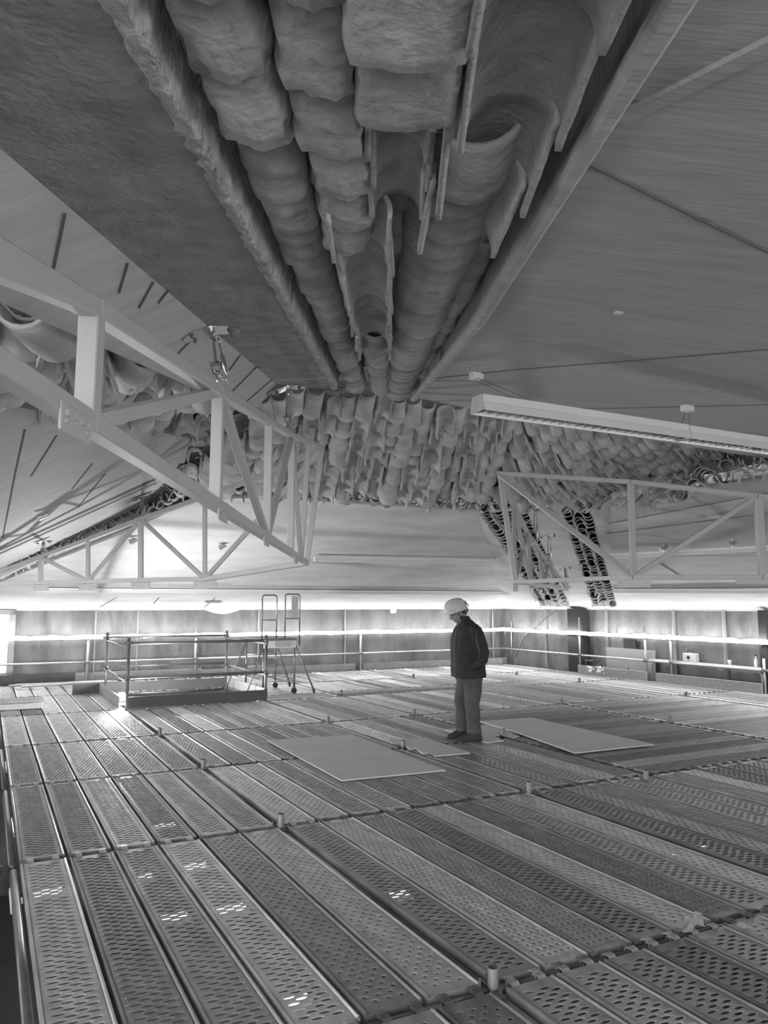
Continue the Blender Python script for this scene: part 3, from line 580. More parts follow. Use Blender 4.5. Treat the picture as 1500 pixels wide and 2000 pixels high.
# ================================================================ CLAY TILES OF THE CEILING
def tile_mesh(wd, L, conc, seed, rough, taper=.12, ang=100, nu=14, nv=8, th=.013, square=0.0):
    """half-round tile, axis along +y, centre of curvature above (bulging down) unless conc"""
    bm = BM(); R = wd/2/math.sin(math.radians(min(ang, 90))); lay_ = []
    for sgn in (0, 1):
        g = []
        for j in range(nv+1):
            y = L*j/nv; k = 1-taper*j/nv; row = []
            for i in range(nu+1):
                a = math.radians(-ang+2*ang*i/nu); r = (R-(th if sgn else 0))*k
                sx, sz = math.sin(a), -math.cos(a)
                if square: m_ = max(abs(sx), abs(sz))**square; sx /= m_; sz /= m_
                x, z = sx*r, sz*r
                if conc: z = -z-R
                p = Vector((x, y, z)); amp = rough*(1.0 if not sgn else .3)
                n = noise.noise(p*22+Vector((seed*3.1, 0, 0)))*amp+noise.noise(p*60+Vector((0, seed, 0)))*amp*.45
                if j in (0, nv): p.y += noise.noise(Vector((i*.5, seed, j)))*rough*1.6
                p += Vector((sx, 0, sz*(-1 if conc else 1)))*n; row.append(bm.verts.new(p))
            g.append(row)
        lay_.append(g)
    A, B = lay_
    for j in range(nv):
        for i in range(nu):
            bm.faces.new((A[j][i], A[j][i+1], A[j+1][i+1], A[j+1][i])); bm.faces.new((B[j][i], B[j+1][i], B[j+1][i+1], B[j][i+1]))
        for i in (0, nu): bm.faces.new((A[j][i], A[j+1][i], B[j+1][i], B[j][i]))
    for i in range(nu):
        for j in (0, nv): bm.faces.new((A[j][i], B[j][i], B[j][i+1], A[j][i+1]))
    bmesh.ops.recalc_face_normals(bm, faces=bm.faces[:])
    me = D.meshes.new('roof_tile'); bm.to_mesh(me); bm.free()
    for p in me.polygons: p.use_smooth = True
    me.materials.append(M['tile']); return me
def put_tile(me, p, az, tilt, roll=0.0, name='clay_tile', sc_=1.0):
    o = D.objects.new('clay_tile', me); C.objects.link(o); o.location = p
    o.rotation_mode = 'XYZ'; o.rotation_euler = (Matrix.Rotation(az-PI/2, 4, 'Z') @ Matrix.Rotation(tilt, 4, 'X') @ Matrix.Rotation(roll, 4, 'Y')).to_euler(); o.scale = (sc_, 1, sc_); return o
sl = math.atan(NS)
RT = random.Random(11); slot_n = 0
def column(cname, x0, x1, y0, y1, wd, conc, first, later, rough, dz=.0, tilt=-.10, grp='clay tiles of the ceiling', square=0.0, L=None):
    global slot_n
    y = y0; k = 0; step = first
    vs = [tile_mesh(wd, L or (first+.1), conc, s, rough, square=square, nu=18, nv=12, taper=.0 if conc else -.04) for s in range(3)]
    vs2 = [tile_mesh(wd, .26, conc, s+5, rough*.7, square=square, taper=-.03) for s in range(3)]
    while y < y1:
        t = (y-y0)/(y1-y0); x = x0+(x1-x0)*t
        near_ = step > .17
        me = RT.choice(vs if near_ else vs2)
        z = E+NC+NS*y+dz+RT.uniform(-.006, .006)
        o = put_tile(me, Vector((x+RT.uniform(-.006, .006), y-(0 if near_ else .05), z)), PI/2+RT.uniform(-.04, .04), sl+tilt+RT.uniform(-.02, .02), RT.uniform(-.05, .05), sc_=RT.uniform(.96, 1.05))
        tag(o, '%s clay tile, %s from the camera, %s of ceiling slot' % ('hollow' if conc else 'rounded', ORD[k], cname.replace('the ', '', 1)), 'roof tile', grp)
        y += step*RT.uniform(.85, 1.15); k += 1; slot_n += 1; step = first+(later-first)*min(1, (y-y0)/1.3)
column('the far-left row', -.262, -.225, .35, 5.9, .145, False, .24, .125, .011, .105, square=.25)
column('the second left row', -.108, -.10, .40, 1.95, .145, False, .24, .20, .012, .105, square=.3)
column('the broad square-ended row', .045, .045, .30, 1.02, .20, False, .22, .20, .006, .10, square=.5)
column('the short hollow row', .040, .035, 1.0, 1.75, .135, True, .17, .16, .002, .10)
column('the broad right hollow row', .245, .215, .30, 1.75, .215, True, .34, .30, .0015, .125, L=.42)
column('the narrow middle hollow row', -.065, -.05, 1.85, 3.9, .175, True, .20, .15, .002, .10)
column('the narrow far middle row', -.05, -.03, 3.8, 6.1, .15, False, .16, .12, .004, .105)
column('the broad right-hand row', .195, .12, 1.55, 6.4, .25, False, .17, .12, .003, .15)
column('the deep hidden row', .05, .04, 1.4, 4.2, .15, False, .2, .15, .004, .21)
column('the thin right-lip row', .335, .27, 2.4, 5.9, .10, False, .2, .16, .003, .15)
# height field behind the left slabs
cp = []
def add(p, dz=0): cp.append((p[0], p[1], p[2]+dz))
for p in (e0, e0.lerp(e1, .5), e1, e2): add(p, .13)
for p in q: add(p, .10)
for p in (s0, s1, s2): add(p, .08)
cp += [(-1.9, 5.2, E+1.70), (-1.6, 7.0, E+2.1)]
def gz(x, y):
    sw = sz = 0
    for a, b, c in cp:
        d2 = (x-a)**2+(y-b)**2+.02; wgt = 1/d2**1.8; sw += wgt; sz += wgt*c
    return sz/sw
def inside(poly, x, y):
    c = False; n = len(poly)
    for i in range(n):
        x1, y1 = poly[i][0], poly[i][1]; x2, y2 = poly[i-1][0], poly[i-1][1]
        if (y1 > y) != (y2 > y) and x < (x2-x1)*(y-y1)/(y2-y1)+x1: c = not c
    return c
PL = [(p[0], p[1]) for p in (e0-Vector((.1, .4, 0)), e1, e2, Vector((-1.3, 6.6, 0)), Vector((-2.0, 8.0, 0)), q[3], q[2], q[1], q[0])]
PS = [(p[0], p[1]) for p in (q[4], q[5], q[6], q[6]+(q[6]-q[5])*.6, sm, s0, s1, s2)]
bm = BM(); grid = {}                                     # mortar bed behind the tiles
gx = [-12+.25*i for i in range(49)]; gy = [1.0+.25*i for i in range(68)]
def grown(x, y, r=.3): return any(inside(pl, x+r*rr*math.cos(k), y+r*rr*math.sin(k)) for pl in (PL,) for rr in (0, 1) for k in (0, 1.05, 2.1, 3.14, 4.2, 5.2))
for i, x in enumerate(gx):
    for j, y in enumerate(gy):
        if grown(x, y, .25) and not (x > -1.25 and y < 6.0): grid[i, j] = bm.verts.new((x, y, gz(x, y)+.13+.02*noise.noise(Vector((x*2, y*2, 0)))))
for (i, j) in list(grid):
    if all(k_ in grid for k_ in ((i+1, j), (i, j+1), (i+1, j+1))): bm.faces.new((grid[i, j], grid[i+1, j], grid[i+1, j+1], grid[i, j+1]))
struct('ceiling', bm, 'lip', True)
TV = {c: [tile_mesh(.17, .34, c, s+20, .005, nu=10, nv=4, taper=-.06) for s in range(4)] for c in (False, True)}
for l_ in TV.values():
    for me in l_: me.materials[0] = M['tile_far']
def basis(p, yd, nout, roll=0.0, s=1.0):
    """matrix of a tile: its axis along yd, its bulge toward nout"""
    yd = yd.normalized(); z = -(nout-yd*nout.dot(yd)).normalized(); x = yd.cross(z); m_ = Matrix((x, yd, z)).transposed().to_4x4()
    return Matrix.Translation(p) @ m_ @ Matrix.Rotation(roll, 4, 'Y') @ Matrix.Diagonal((s, s, s, 1))
def tile_vault(poly, az, pitch, expo, jitter, lift=.04, seed=1, face=-.16, concf=.25, s_=1.0):
    rg = random.Random(seed); d = Vector((math.cos(az), math.sin(az))); s = Vector((math.sin(az), -math.cos(az)))
    us = [p[0]*s.x+p[1]*s.y for p in poly]; vs = [p[0]*d.x+p[1]*d.y for p in poly]; out = []
    u = min(us); ci = 0
    while u < max(us):
        conc = rg.random() < concf; v = min(vs)+rg.uniform(0, expo); wob = rg.uniform(0, 6); ri = 0
        while v < max(vs):
            uu = u+.03*math.sin(v*1.7+wob); x = uu*s.x+v*d.x; y = uu*s.y+v*d.y
            if rg.random() < .15: conc = rg.random() < concf
            if inside(poly, x, y):
                z = gz(x, y)+lift; h = .15
                gy_ = (gz(x+d.x*h, y+d.y*h)-gz(x-d.x*h, y-d.y*h))/(2*h); gx_ = (gz(x+s.x*h, y+s.y*h)-gz(x-s.x*h, y-s.y*h))/(2*h)
                a_ = az+rg.uniform(-jitter, jitter); yd = Vector((math.cos(a_), math.sin(a_), gy_+math.tan(face+rg.uniform(-.06, .06))))
                nout = Vector((gx_*s.x+gy_*d.x, gx_*s.y+gy_*d.y, -1))
                out.append((conc, basis(Vector((x, y, z)), yd, nout, rg.uniform(-.12, .12), s_*rg.uniform(.85, 1.15)), ci, ri)); ri += 1
            v += expo*rg.uniform(.8, 1.2)
        u += pitch*rg.uniform(.9, 1.12); ci += 1
    return out
tl = tile_vault(PL, math.radians(112), .25, .22, .3, .03, 7, face=-.18, concf=.3, s_=1.2)
ts = tile_vault(PS, math.radians(138), .20, .17, .06, .02, 8, face=.35, concf=.4, s_=1.1)
def poly_at(pl, t):
    """point at t (0..1) of a list of (t, point)"""
    for (t0, a), (t1, b) in zip(pl, pl[1:]):
        if t <= t1 or (t1, b) == pl[-1]: return a.lerp(b, (t-t0)/(t1-t0))
def curtain(top, mid, bot, ncol, nup, nlow, shear, shear_low, seed, concf, sc_u, sc_l, bed):
    """steep tiled face from top to mid, then a flatter band of stacked tile ends from mid to bot"""
    rg = random.Random(seed); up_, low = [], []
    def Q(t, s): return poly_at(top, t).lerp(poly_at(mid, t), s)
    def Q2(t, s): return poly_at(mid, t).lerp(poly_at(bot, t), s)
    m0 = int(abs(shear)*ncol)+2
    for ci in range(-m0, ncol+m0):
        conc = rg.random() < concf; wob = rg.uniform(0, 6); ph = rg.uniform(0, 1); ri = 0; wsc = rg.uniform(.85, 1.15)
        for r in range(nup+1):
            s = (r+ph*.9)/nup; t = (ci+.5)/ncol+shear*(s-.5)+.06/ncol*math.sin(s*7+wob)
            if s > 1.02 or t < 0 or t > 1: continue
            if rg.random() < .12: conc = not conc
            p = Q(t, s); dn = (Q(t+shear*.05, s+.05)-p).normalized(); ac = (Q(min(1, t+.03), s)-Q(max(0, t-.03), s)).normalized(); n_ = dn.cross(ac).normalized()
            if n_.y > 0: n_ = -n_
            a_ = rg.uniform(-.1, .1); yd = (dn+ac*a_+n_*(.30+rg.uniform(-.08, .12))).normalized()
            up_.append((conc, basis(p+n_*(.02+rg.uniform(-.02, .03)), yd, n_, rg.uniform(-.3, .3), sc_u*wsc*(.84+.30*s)*rg.uniform(.92, 1.08)), ci+m0, ri)); ri += 1
    for ci in range(-m0, int(ncol*1.1)+m0):
        conc = rg.random() < .45; ph = rg.uniform(0, 1)
        for r in range(nlow):
            s = (r+ph*.9)/nlow; t = (ci+.5)/(ncol*1.1)+shear_low*(s-.5)
            if s > .97 or t < 0 or t > 1: continue
            if rg.random() < .2: conc = not conc
            p = Q2(t, s); d_ = (Q2(t, min(1, s+.1))-Q2(t, max(0, s-.1))).normalized(); d_ = (d_+B2*rg.uniform(-.15, .15)+UP*.38).normalized()
            low.append((conc, basis(p+UP*(.05+rg.uniform(-.03, .02)), d_, Vector((0, -.25, -1)), rg.uniform(-.2, .2), sc_l*rg.uniform(.85, 1.15)), ci+m0, r))
    bm = BM(); n = 40; g = []                            # mortar bed just behind
    for i in range(n+1):
        t = i/n; col = []
        for k in range(9): col.append(Q(t, k/8)+Vector((0, .15, .10)))
        for k in range(1, 6): col.append(Q2(t, k/5)+Vector((0, .06, .17)))
        g.append([bm.verts.new(c+Vector((0, 0, .03*noise.noise(c*3)))) for c in col])
    for a, b in zip(g, g[1:]):
        for k in range(len(a)-1): bm.faces.new((a[k], b[k], b[k+1], a[k+1]))
    struct('ceiling', bm, bed, True)
    return up_, low
c_top = [(0, at(385, 790, 6.7)), (.26, at(560, 745, 7.1)), (1, at(1012, 772, 8.6))]
c_mid = [(0, at(362, 915, 10.0)), (.26, at(535, 924, n1.y-.6)), (1, at(962, 940, n2.y-.75))]
c_bot = [(0, s2), (.26, n1+A2*.08), (1, n2+A2*.08)]
r_top = [(0, at(1005, 775, 8.7)), (.25, at(1150, 805, 8.8)), (1, at(1600, 855, 9.0))]
r_mid = [(0, at(960, 950, n2.y-.7)), (.16, at(1060, 952, n4.y-.6)), (.5, at(1290, 902, 10.5)), (1, at(1600, 850, 10.1))]
r_bot = [(0, n2+A2*.05), (.2, n4+A2*.05), (.36, n5), (.8, n6), (1, n6+(n6-n5)*.35)]
cu, cl = curtain(c_top, c_mid, c_bot, 20, 8, 6, -.02, .0, 5, .30, 1.22, 1.05, 'lip')
ru, rl = curtain(r_top, r_mid, r_bot, 21, 8, 8, .30, .1, 6, .15, 1.12, 1.1, 'lip')
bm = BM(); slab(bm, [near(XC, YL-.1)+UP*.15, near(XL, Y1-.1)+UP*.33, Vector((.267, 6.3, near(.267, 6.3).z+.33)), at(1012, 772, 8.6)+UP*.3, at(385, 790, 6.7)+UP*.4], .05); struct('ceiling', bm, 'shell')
cand = [('centre', t_) for t_ in cu]+[('right', t_) for t_ in ru]+[('left', t_) for t_ in tl]
cand.sort(key=lambda c: (c[1][1].translation-Vector((0, 0, E))).length); n_ind = max(0, 300-slot_n)
rest = cl+rl
RN = {'centre': 'central vault', 'right': 'under the lamp', 'left': 'behind near truss'}
seen = {}
for idx, (zone, t_) in enumerate(cand):
    conc, mx, ci, ri = t_
    if idx < n_ind:
        o = D.objects.new('clay_tile', random.choice(TV[conc])); C.objects.link(o); o.matrix_world = mx
        tag(o, '%s clay tile, %s along the %s row, %s' % ('hollow' if conc else 'rounded', ORD[ri], ORD[ci], RN[zone]), 'roof tile', 'clay tiles of the ceiling')
    else: rest.append(t_)
# far strips right of the back slab: stacked tile ends facing the room
def strip_tiles(a, b, c, d, ncol, expo, seed):
    rg = random.Random(seed); L = ((a+b)/2-(c+d)/2).length; n = int(L/expo); ax = ((d+c)/2-(a+b)/2).normalized(); az = math.atan2(ax.y, ax.x); tl_ = math.asin(ax.z); out = []
    for k in range(ncol):
        conc = rg.random() < .3
        for i in range(n):
            t = (i+.3)/n
            if t > .95: continue
            l = a.lerp(d, t); r = b.lerp(c, t); p = l.lerp(r, (k+.5)/ncol); wd = (r-l).length/ncol
            if rg.random() < .15: conc = not conc
            a_ = az+rg.uniform(-.12, .12); e_ = tl_+.42+rg.uniform(-.05, .05); out.append((conc, basis(p+UP*(.07+rg.uniform(-.02, .02)), Vector((math.cos(a_)*math.cos(e_), math.sin(a_)*math.cos(e_), math.sin(e_))), Vector((0, 0, -1)), rg.uniform(-.12, .12), wd/.17*1.08), k, i))
    return out
rg = random.Random(31); la = [q[4], q[5], q[6], q[6]+(q[6]-q[5])*.7]; lb_ = [s2, s1, s0, s0+(s0-s1)*.9]
for k in range(3):
    n = int((la[k+1]-la[k]).length/.19)
    for i in range(n):
        for j in range(2):
            t = (i+.5*(j % 2)+.25)/n; p = la[k].lerp(la[k+1], t).lerp(lb_[k].lerp(lb_[k+1], t), .2+.45*j)
            rest.append((rg.random() < .5, basis(p+UP*.05+Vector((0, -.1, 0)), Vector((-.25+rg.uniform(-.2, .2), 1, .05)), Vector((0, -.1, -1)), rg.uniform(-.3, .3), rg.uniform(.95, 1.2)), 0, 0))
bm = BM()
for k in range(3):
    f_ = [la[k]+Vector((0, .02, .06)), la[k+1]+Vector((0, .02, .06)), lb_[k+1]+Vector((0, .05, .0)), lb_[k]+Vector((0, .05, .0))]; bm.faces.new([bm.verts.new(v) for v in f_])
struct('ceiling', bm, 'lip')
rest += strip_tiles(n2, n3, w2, w1, 4, .17, 1)+strip_tiles(n4, n5, w4, w3, 3, .17, 2)
verts = []; faces = []
for conc, mt, ci, ri in rest:
    me = random.choice(TV[conc]); o_ = len(verts)
    verts += [mt @ v.co for v in me.vertices]; faces += [[o_+i for i in f.vertices] for f in me.polygons]
me = D.meshes.new('roof_tiles'); me.from_pydata([tuple(v) for v in verts], [], faces)
for p in me.polygons: p.use_smooth = True
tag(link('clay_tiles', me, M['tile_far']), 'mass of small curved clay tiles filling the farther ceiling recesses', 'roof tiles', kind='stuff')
print('tiles', slot_n, len(cu), len(ru), len(tl), len(ts), 'rest', len(rest), 'planks', nplk)
# ================================================================ HANGING TRUSSES
def truss(label, tops, bots, members, ms, cw=.05, plates=(), brackets=()):
    t = thing('steel_truss', label, 'truss', bots[0], 0, 'grey trusses hung under the ceiling'); o0 = Vector(bots[0])
    T = [Vector(p)-o0 for p in tops]; B = [Vector(p)-o0 for p in bots]
    bm = BM()
    for p, q2 in zip(T, T[1:]): bar(bm, p, q2, cw, cw, bev=.004)
    obj('top_chord', bm, 'paint', t)
    bm = BM()
    for p, q2 in zip(B, B[1:]): bar(bm, p, q2, cw, cw, bev=.004)
    obj('bottom_chord', bm, 'paint', t)
    for k, (p, q2, w_) in enumerate(members):
        p = (T if p[0] == 't' else B)[p[1]]; q2 = (T if q2[0] == 't' else B)[q2[1]]
        bm = BM(); d = (q2-p).normalized(); bar(bm, p+d*.02, q2-d*.02, w_, w_, up=Vector((1, 0, 0)) if ms == 'y' else Vector((0, 1, 0)), bev=.003)
        obj('strut' if abs((q2-p).normalized().z) > .97 else 'diagonal', bm, 'paint', t)
    for (i, L_, h_) in plates:
        d = (B[min(i+1, len(B)-1)]-B[max(i-1, 0)]).normalized(); c = B[i]-UP*(cw/2+h_/2-.01)
        bm = BM(); bar(bm, c-d*L_/2, c+d*L_/2, .008, h_, bev=.002)
        for s in (-1, 1):
            n_ = d.cross(UP); tube(bm, c+d*s*L_*.4-n_*.012, c+d*s*L_*.4+n_*.012, .008, 8)
        obj('gusset_plate', bm, 'paint', t)
    return t
def hp(u, v, Y): return at(u, v, Y)
tY = (1.15, 1.80, 3.32, 4.97, 6.40, 7.35, 8.05)
def xb(Y): return -.715-.0155*(Y-1.4)
T1b = [Vector((xb(y), y, E+.44)) for y in tY]
T1t = [Vector((xb(y)*(1.0 if y < 7 else .92 if y < 8 else .82), y, E+h)) for y, h in zip(tY, (.605, .728, .952, 1.215, 1.445, 1.60, 1.67))]
T1b[0] = Vector((xb(.6), .6, E+.44)); T1t[0] = Vector((-.70, .6, E+.505))
truss('near grey steel truss slanting away from the left edge under the bolted hangers', T1t, T1b,
      [(('t', 1), ('b', 1), .05), (('b', 1), ('t', 2), .042), (('t', 2), ('b', 2), .05), (('t', 2), ('b', 3), .042), (('t', 3), ('b', 3), .05), (('b', 3), ('t', 4), .04), (('t', 4), ('b', 4), .055), (('t', 4), ('b', 5), .04), (('t', 5), ('b', 5), .05), (('t', 6), ('b', 6), .05), (('b', 0), ('t', 1), .042)], 'y')
# connection plates along the near bottom chord
def chord_plate(y, L_, h_, label):
    bm = BM(); p = Vector((xb(y)+.028, y, E+.44)); d = Vector((xb(y+1)-xb(y), 1, 0)).normalized()
    bar(bm, p-UP*(h_/2+.005)-d*L_/2, p-UP*(h_/2+.005)+d*L_/2, .006, h_, bev=.0025)
    for k in range(4): bar(bm, p-d*L_/2+d*(L_*(k+.5)/4)-UP*.028, p-d*L_/2+d*(L_*(k+.5)/4+.012)-UP*.028, .02, .014)
    for s in (-1, 1): tube(bm, p+d*s*L_*.36-UP*h_*.7-Vector((.01, 0, 0)), p+d*s*L_*.36-UP*h_*.7+Vector((.01, 0, 0)), .007, 8)
    tag(obj('connector_plate', bm, 'paint'), label, 'plate', 'plates bolted under the near truss')
chord_plate(1.66, .17, .065, 'large rounded plate bolted under the near truss, nearest the left edge')
chord_plate(3.35, .20, .07, 'plate bolted under the near truss below its second strut')
chord_plate(4.75, .22, .07, 'plate bolted under the near truss about its middle')
chord_plate(6.6, .25, .08, 'small plate bolted under the far end of the near truss')
K1b = T1b[-1].copy(); K1t = T1t[-1].copy()
T2b = [K1b, hp(400, 1131, 9.1), hp(275, 1133, 9.8), hp(172, 1136, 10.4), hp(80, 1138, 10.9), hp(-30, 1141, 11.6)]
T2t = [K1t, hp(500, 934, 8.6), hp(400, 970, 9.1), hp(275, 1014, 9.8), hp(172, 1054, 10.4), hp(80, 1088, 10.9), hp(-30, 1127, 11.6)]
truss('far left grey truss running from the near truss end toward the back left', T2t, T2b,
      [(('t', 3), ('b', 2), .06), (('t', 2), ('b', 1), .05), (('t', 4), ('b', 3), .05), (('t', 5), ('b', 4), .06), (('t', 3), ('b', 1), .05), (('t', 3), ('b', 3), .05), (('t', 5), ('b', 3), .05), (('t', 5), ('b', 5), .05), (('t', 0), ('b', 1), .05)], 'x', .055, ((1, .42, .1), (2, .38, .1), (3, .38, .1), (4, .36, .1)))
K2t = hp(972, 924, 9.5); K2b = hp(1005, 1137, 9.5)
T3b = [K2b, hp(1237, 1127, 8.3), hp(1490, 1127, 7.6), hp(1750, 1128, 7.2)]
T3t = [K2t, hp(1232, 941, 8.3), hp(1480, 969, 7.6), hp(1750, 1001, 7.2)]
truss('right grey truss crossing in front of the vault toward the right edge', T3t, T3b,
      [(('t', 0), ('b', 1), .06), (('t', 1), ('b', 1), .06), (('b', 1), ('t', 2), .05), (('t', 2), ('b', 2), .07), (('b', 2), ('t', 3), .05)], 'x', .05, ((1, .38, .1), (2, .5, .06)))
T4b = [K2b+Vector((.02, .06, 0)), hp(1038, 1141, 10.9), hp(1062, 1144, 11.8), hp(1085, 1147, 12.6), hp(1108, 1152, 13.4)]
T4t = [K2t+Vector((.04, .06, 0)), hp(1003, 985, 10.2), hp(1030, 1040, 11.3), hp(1052, 1075, 12.2), hp(1072, 1100, 12.9), hp(1108, 1149, 13.4)]
truss('receding grey truss behind the right corner, leading to the far tile strips', T4t, T4b,
      [(('t', 0), ('b', 0), .065), (('t', 1), ('b', 0), .05), (('t', 1), ('b', 1), .055), (('t', 2), ('b', 0), .05), (('t', 2), ('b', 1), .055), (('t', 3), ('b', 2), .05), (('t', 4), ('b', 2), .05), (('t', 4), ('b', 3), .05)], 'y', .055, ((0, .3, .1),))
# hangers
def hanger(label, top, bot, s=1.0, tilt=0.0, rz=0.0):
    t = thing('truss_hanger', label, 'hanger', top, rz, 'bolted hangers of the trusses'); H = (top-bot).length; v = Matrix.Rotation(-rz, 3, 'Z') @ (bot-top)
    pl_ = []
    for sd in (-1, 1):
        bm = BM(); pts = [Vector((0, -.055*s, 0)), Vector((0, .055*s, 0)), Vector((sd*.085*s, .055*s, -.035*s if sd < 0 else .0)), Vector((sd*.125*s, .02*s, -.052*s if sd < 0 else 0)), Vector((sd*.125*s, -.02*s, -.052*s if sd < 0 else 0)), Vector((sd*.085*s, -.055*s, -.035*s if sd < 0 else 0))]
        slab(bm, pts if sd > 0 else pts[::-1], .008*s, -UP); pt = obj('plate', bm, 'chrome', t)
        for y in (-.03, .03):
            bm = BM(); c = Vector((sd*.085*s, y*s, -.03*s if sd < 0 else -.008*s)); tube(bm, c, c-UP*.03*s, .007*s, 8); tube(bm, c-UP*.006*s, c-UP*.016*s, .014*s, 6); obj('bolt', bm, 'steel_d', pt)
    bm = BM(); box(bm, (0, 0, -.03*s), (.012*s, .05*s, .06*s), None, .003)
    for yy in (-.014, .014): bar(bm, Vector((0, yy*s, -.02*s)), v*.62+Vector((0, yy*s, 0)), .024*s, .006*s)
    obj('link_bar', bm, 'chrome', t)
    bm = BM(); n = 12                                     # shackle
    c = v*.70; path(bm, [c+Vector((.02*s*math.sin(k*2*PI/n), 0, .03*s*math.cos(k*2*PI/n))) for k in range(n+1)], .006*s, 6); tube(bm, c+Vector((-.03*s, 0, .02*s)), c+Vector((.03*s, 0, .02*s)), .008*s, 8); obj('shackle', bm, 'steel_d', t, True)
    bm = BM(); p0 = Vector((.025*s, 0, -.04*s)); p1 = v*.86+Vector((.045*s, 0, 0)); path(bm, [p0.lerp(p1, k/8) for k in range(9)], [.003*s, .004*s, .004*s, .004*s, .010*s, .010*s, .010*s, .004*s, .004*s], 8)
    path(bm, [p0+Vector((.012*s*math.sin(k*2*PI/10), 0, .018*s*math.cos(k*2*PI/10)-.01*s)) for k in range(11)], .0035*s, 6); obj('turnbuckle', bm, 'chrome', t, True)
    bm = BM(); a = v*.78; b_ = v*.97+Vector((.06*s, 0, 0))
    for k in range(6):
        c = a.lerp(b_, k/5); ax = (Vector((1, 0, 0)), UP) if k % 2 else (Vector((0, 1, 0)), UP)
        path(bm, [c+ax[0]*.010*s*math.cos(j*2*PI/8)+(b_-a).normalized()*.016*s*math.sin(j*2*PI/8) for j in range(9)], .0032*s, 5)
    obj('chain', bm, 'chrome', t, True)
    bm = BM(); path(bm, [v*.74, v*.9, v], .006*s, 6); obj('eye_bolt', bm, 'chrome', t, True)
    return t
hanger('shiny bolted hanger plate with shackle and turnbuckle above the near truss, nearer one', on_plane(415, 640, NC, NS)-UP*.004, Vector((xb(3.3), 3.3, E+.975)), 1.0)
hanger('second bolted hanger above the near truss, beside the central vault', on_plane(563, 754, NC, NS)-UP*.004, Vector((xb(6.0), 6.0, E+1.385)), 1.0)
hanger('small hanger over the middle of the far left truss', tri_hit(277, 967)-UP*.02, hp(277, 1008, 9.8), 1.05)
hanger('smallest hanger at the far left end of the far left truss', tri_hit(85, 1053)-UP*.02, hp(82, 1084, 10.9), 1.05)
hanger('hanger on the narrow slab between the far tile strips, nearer one', hp(1044, 990, 11.4), hp(1042, 1068, 11.4), 1.35)
hanger('hanger between the far tile strips, middle one', hp(1070, 1043, 12.7), hp(1071, 1105, 12.7), 1.3)
hanger('hanger between the far tile strips, farthest and smallest one', hp(1103, 1107, 13.6), hp(1107, 1150, 13.4), 1.1)
# ================================================================ LONG LAMPS
def luminaire(label, p, q2, h, wd, louv=True, br=(), grp='long lamps under the ceiling'):
    p = Vector(p); q2 = Vector(q2); d = (q2-p); L_ = d.length; rz = math.atan2(d.y, d.x)
    t = thing('linear_lamp', label, 'lamp', p, rz, grp)
    sl_ = math.asin(d.z/L_); Mx = Matrix.Rotation(-sl_, 4, 'Y')
    bm = BM()                                             # trunking: top, two flaring sides with a small step
    prof = [(-wd*.36, h), (-wd*.36, h*.55), (-wd*.40, h*.5), (-wd*.5, 0), (-wd*.44, 0), (-wd*.34, h*.5), (wd*.34, h*.5), (wd*.44, 0), (wd*.5, 0), (wd*.40, h*.5), (wd*.36, h*.55), (wd*.36, h)]
    prof = [(y_, z_) for y_, z_ in prof]
    r = [[bm.verts.new(Mx @ Vector((x, y_, z_))) for y_, z_ in prof] for x in (0, L_)]
    for k in range(len(prof)): bm.faces.new((r[0][k], r[0][(k+1) % 12], r[1][(k+1) % 12], r[1][k]))
    bm.faces.new(r[0][::-1]); bm.faces.new(r[1]); obj('housing', bm, 'lamp_body', t)
    bm = BM(); ep = [(-wd*.36, h), (-wd*.5, 0), (wd*.5, 0), (wd*.36, h)]
    slab(bm, [Mx @ Vector((-.004, y_, z_)) for y_, z_ in ep], .004, Vector((-1, 0, 0))); obj('end_cap', bm, 'conc_side', t)
    if louv:
        bm = BM(); box(bm, (L_/2, 0, h*.38), (L_*.99, wd*.66, .004), Mx)
        n = int(L_/.06)
        for k in range(n): box(bm, ((k+.5)*L_/n, 0, h*.2), (.003, wd*.74, h*.3), Mx)
        obj('louvre', bm, 'louvre', t)
    for k, bp in enumerate(br):                           # ceiling block with two thin wires
        bo = Vector(bp); lp = Matrix.Rotation(-rz, 3, 'Z') @ (bo-p)
        bm = BM(); box(bm, lp-UP*.02, (.075, .06, .045), None, .004); bk = obj('ceiling_block', bm, 'lamp_body', t)
        tx = max(.03, min(L_, lp.x)); bm = BM()
        for s in (-1, 1): tube(bm, lp+Vector((0, s*.02, -.04)), Vector((tx+.015, s*wd*.25, h)), .0015, 5)
        obj('wire', bm, 'black', bk)
    return t
La = at(934, 805, 4.0); hz = La.z; dB = (math.cos(math.radians(27)), math.sin(math.radians(27)))
def along(s, drop=0): return Vector((La.x+dB[0]*s, La.y+dB[1]*s, hz-drop))
luminaire('long pale lamp housing with mirrored louvre hanging under the right slab, nearer length', along(0), along(1.56), .092, .13, True, [on_plane(930, 728, NC+.046, NS, -.11), on_plane(1342, 792, NC+.046, NS, -.11)])
luminaire('next length of the pale lamp housing reaching the right picture edge', along(1.565, .0), along(3.1, .0), .088, .13)
def trunk(label, p, q2): luminaire(label, p, q2, .08, .12, False, (), 'far lamp rails under the back slabs')
trunk('thin pale lamp rail across the middle of the back slab', hit_f1(615, 1079)-UP*.16, hit_f1(977, 1086)-UP*.16)
trunk('long pale lamp rail just above the back wall, left of the far strips', hit_f1(70, 1146)-UP*.10, hit_f1(1030, 1154)-UP*.10)
trunk('pale lamp rail under the right far slab, upper one', f2h(1186, 1078)-UP*.12, f2h(1560, 1056)-UP*.12)
trunk('pale lamp rail under the right far slab just above the right wall', f2h(1200, 1150)-UP*.08, f2h(1560, 1150)-UP*.08)
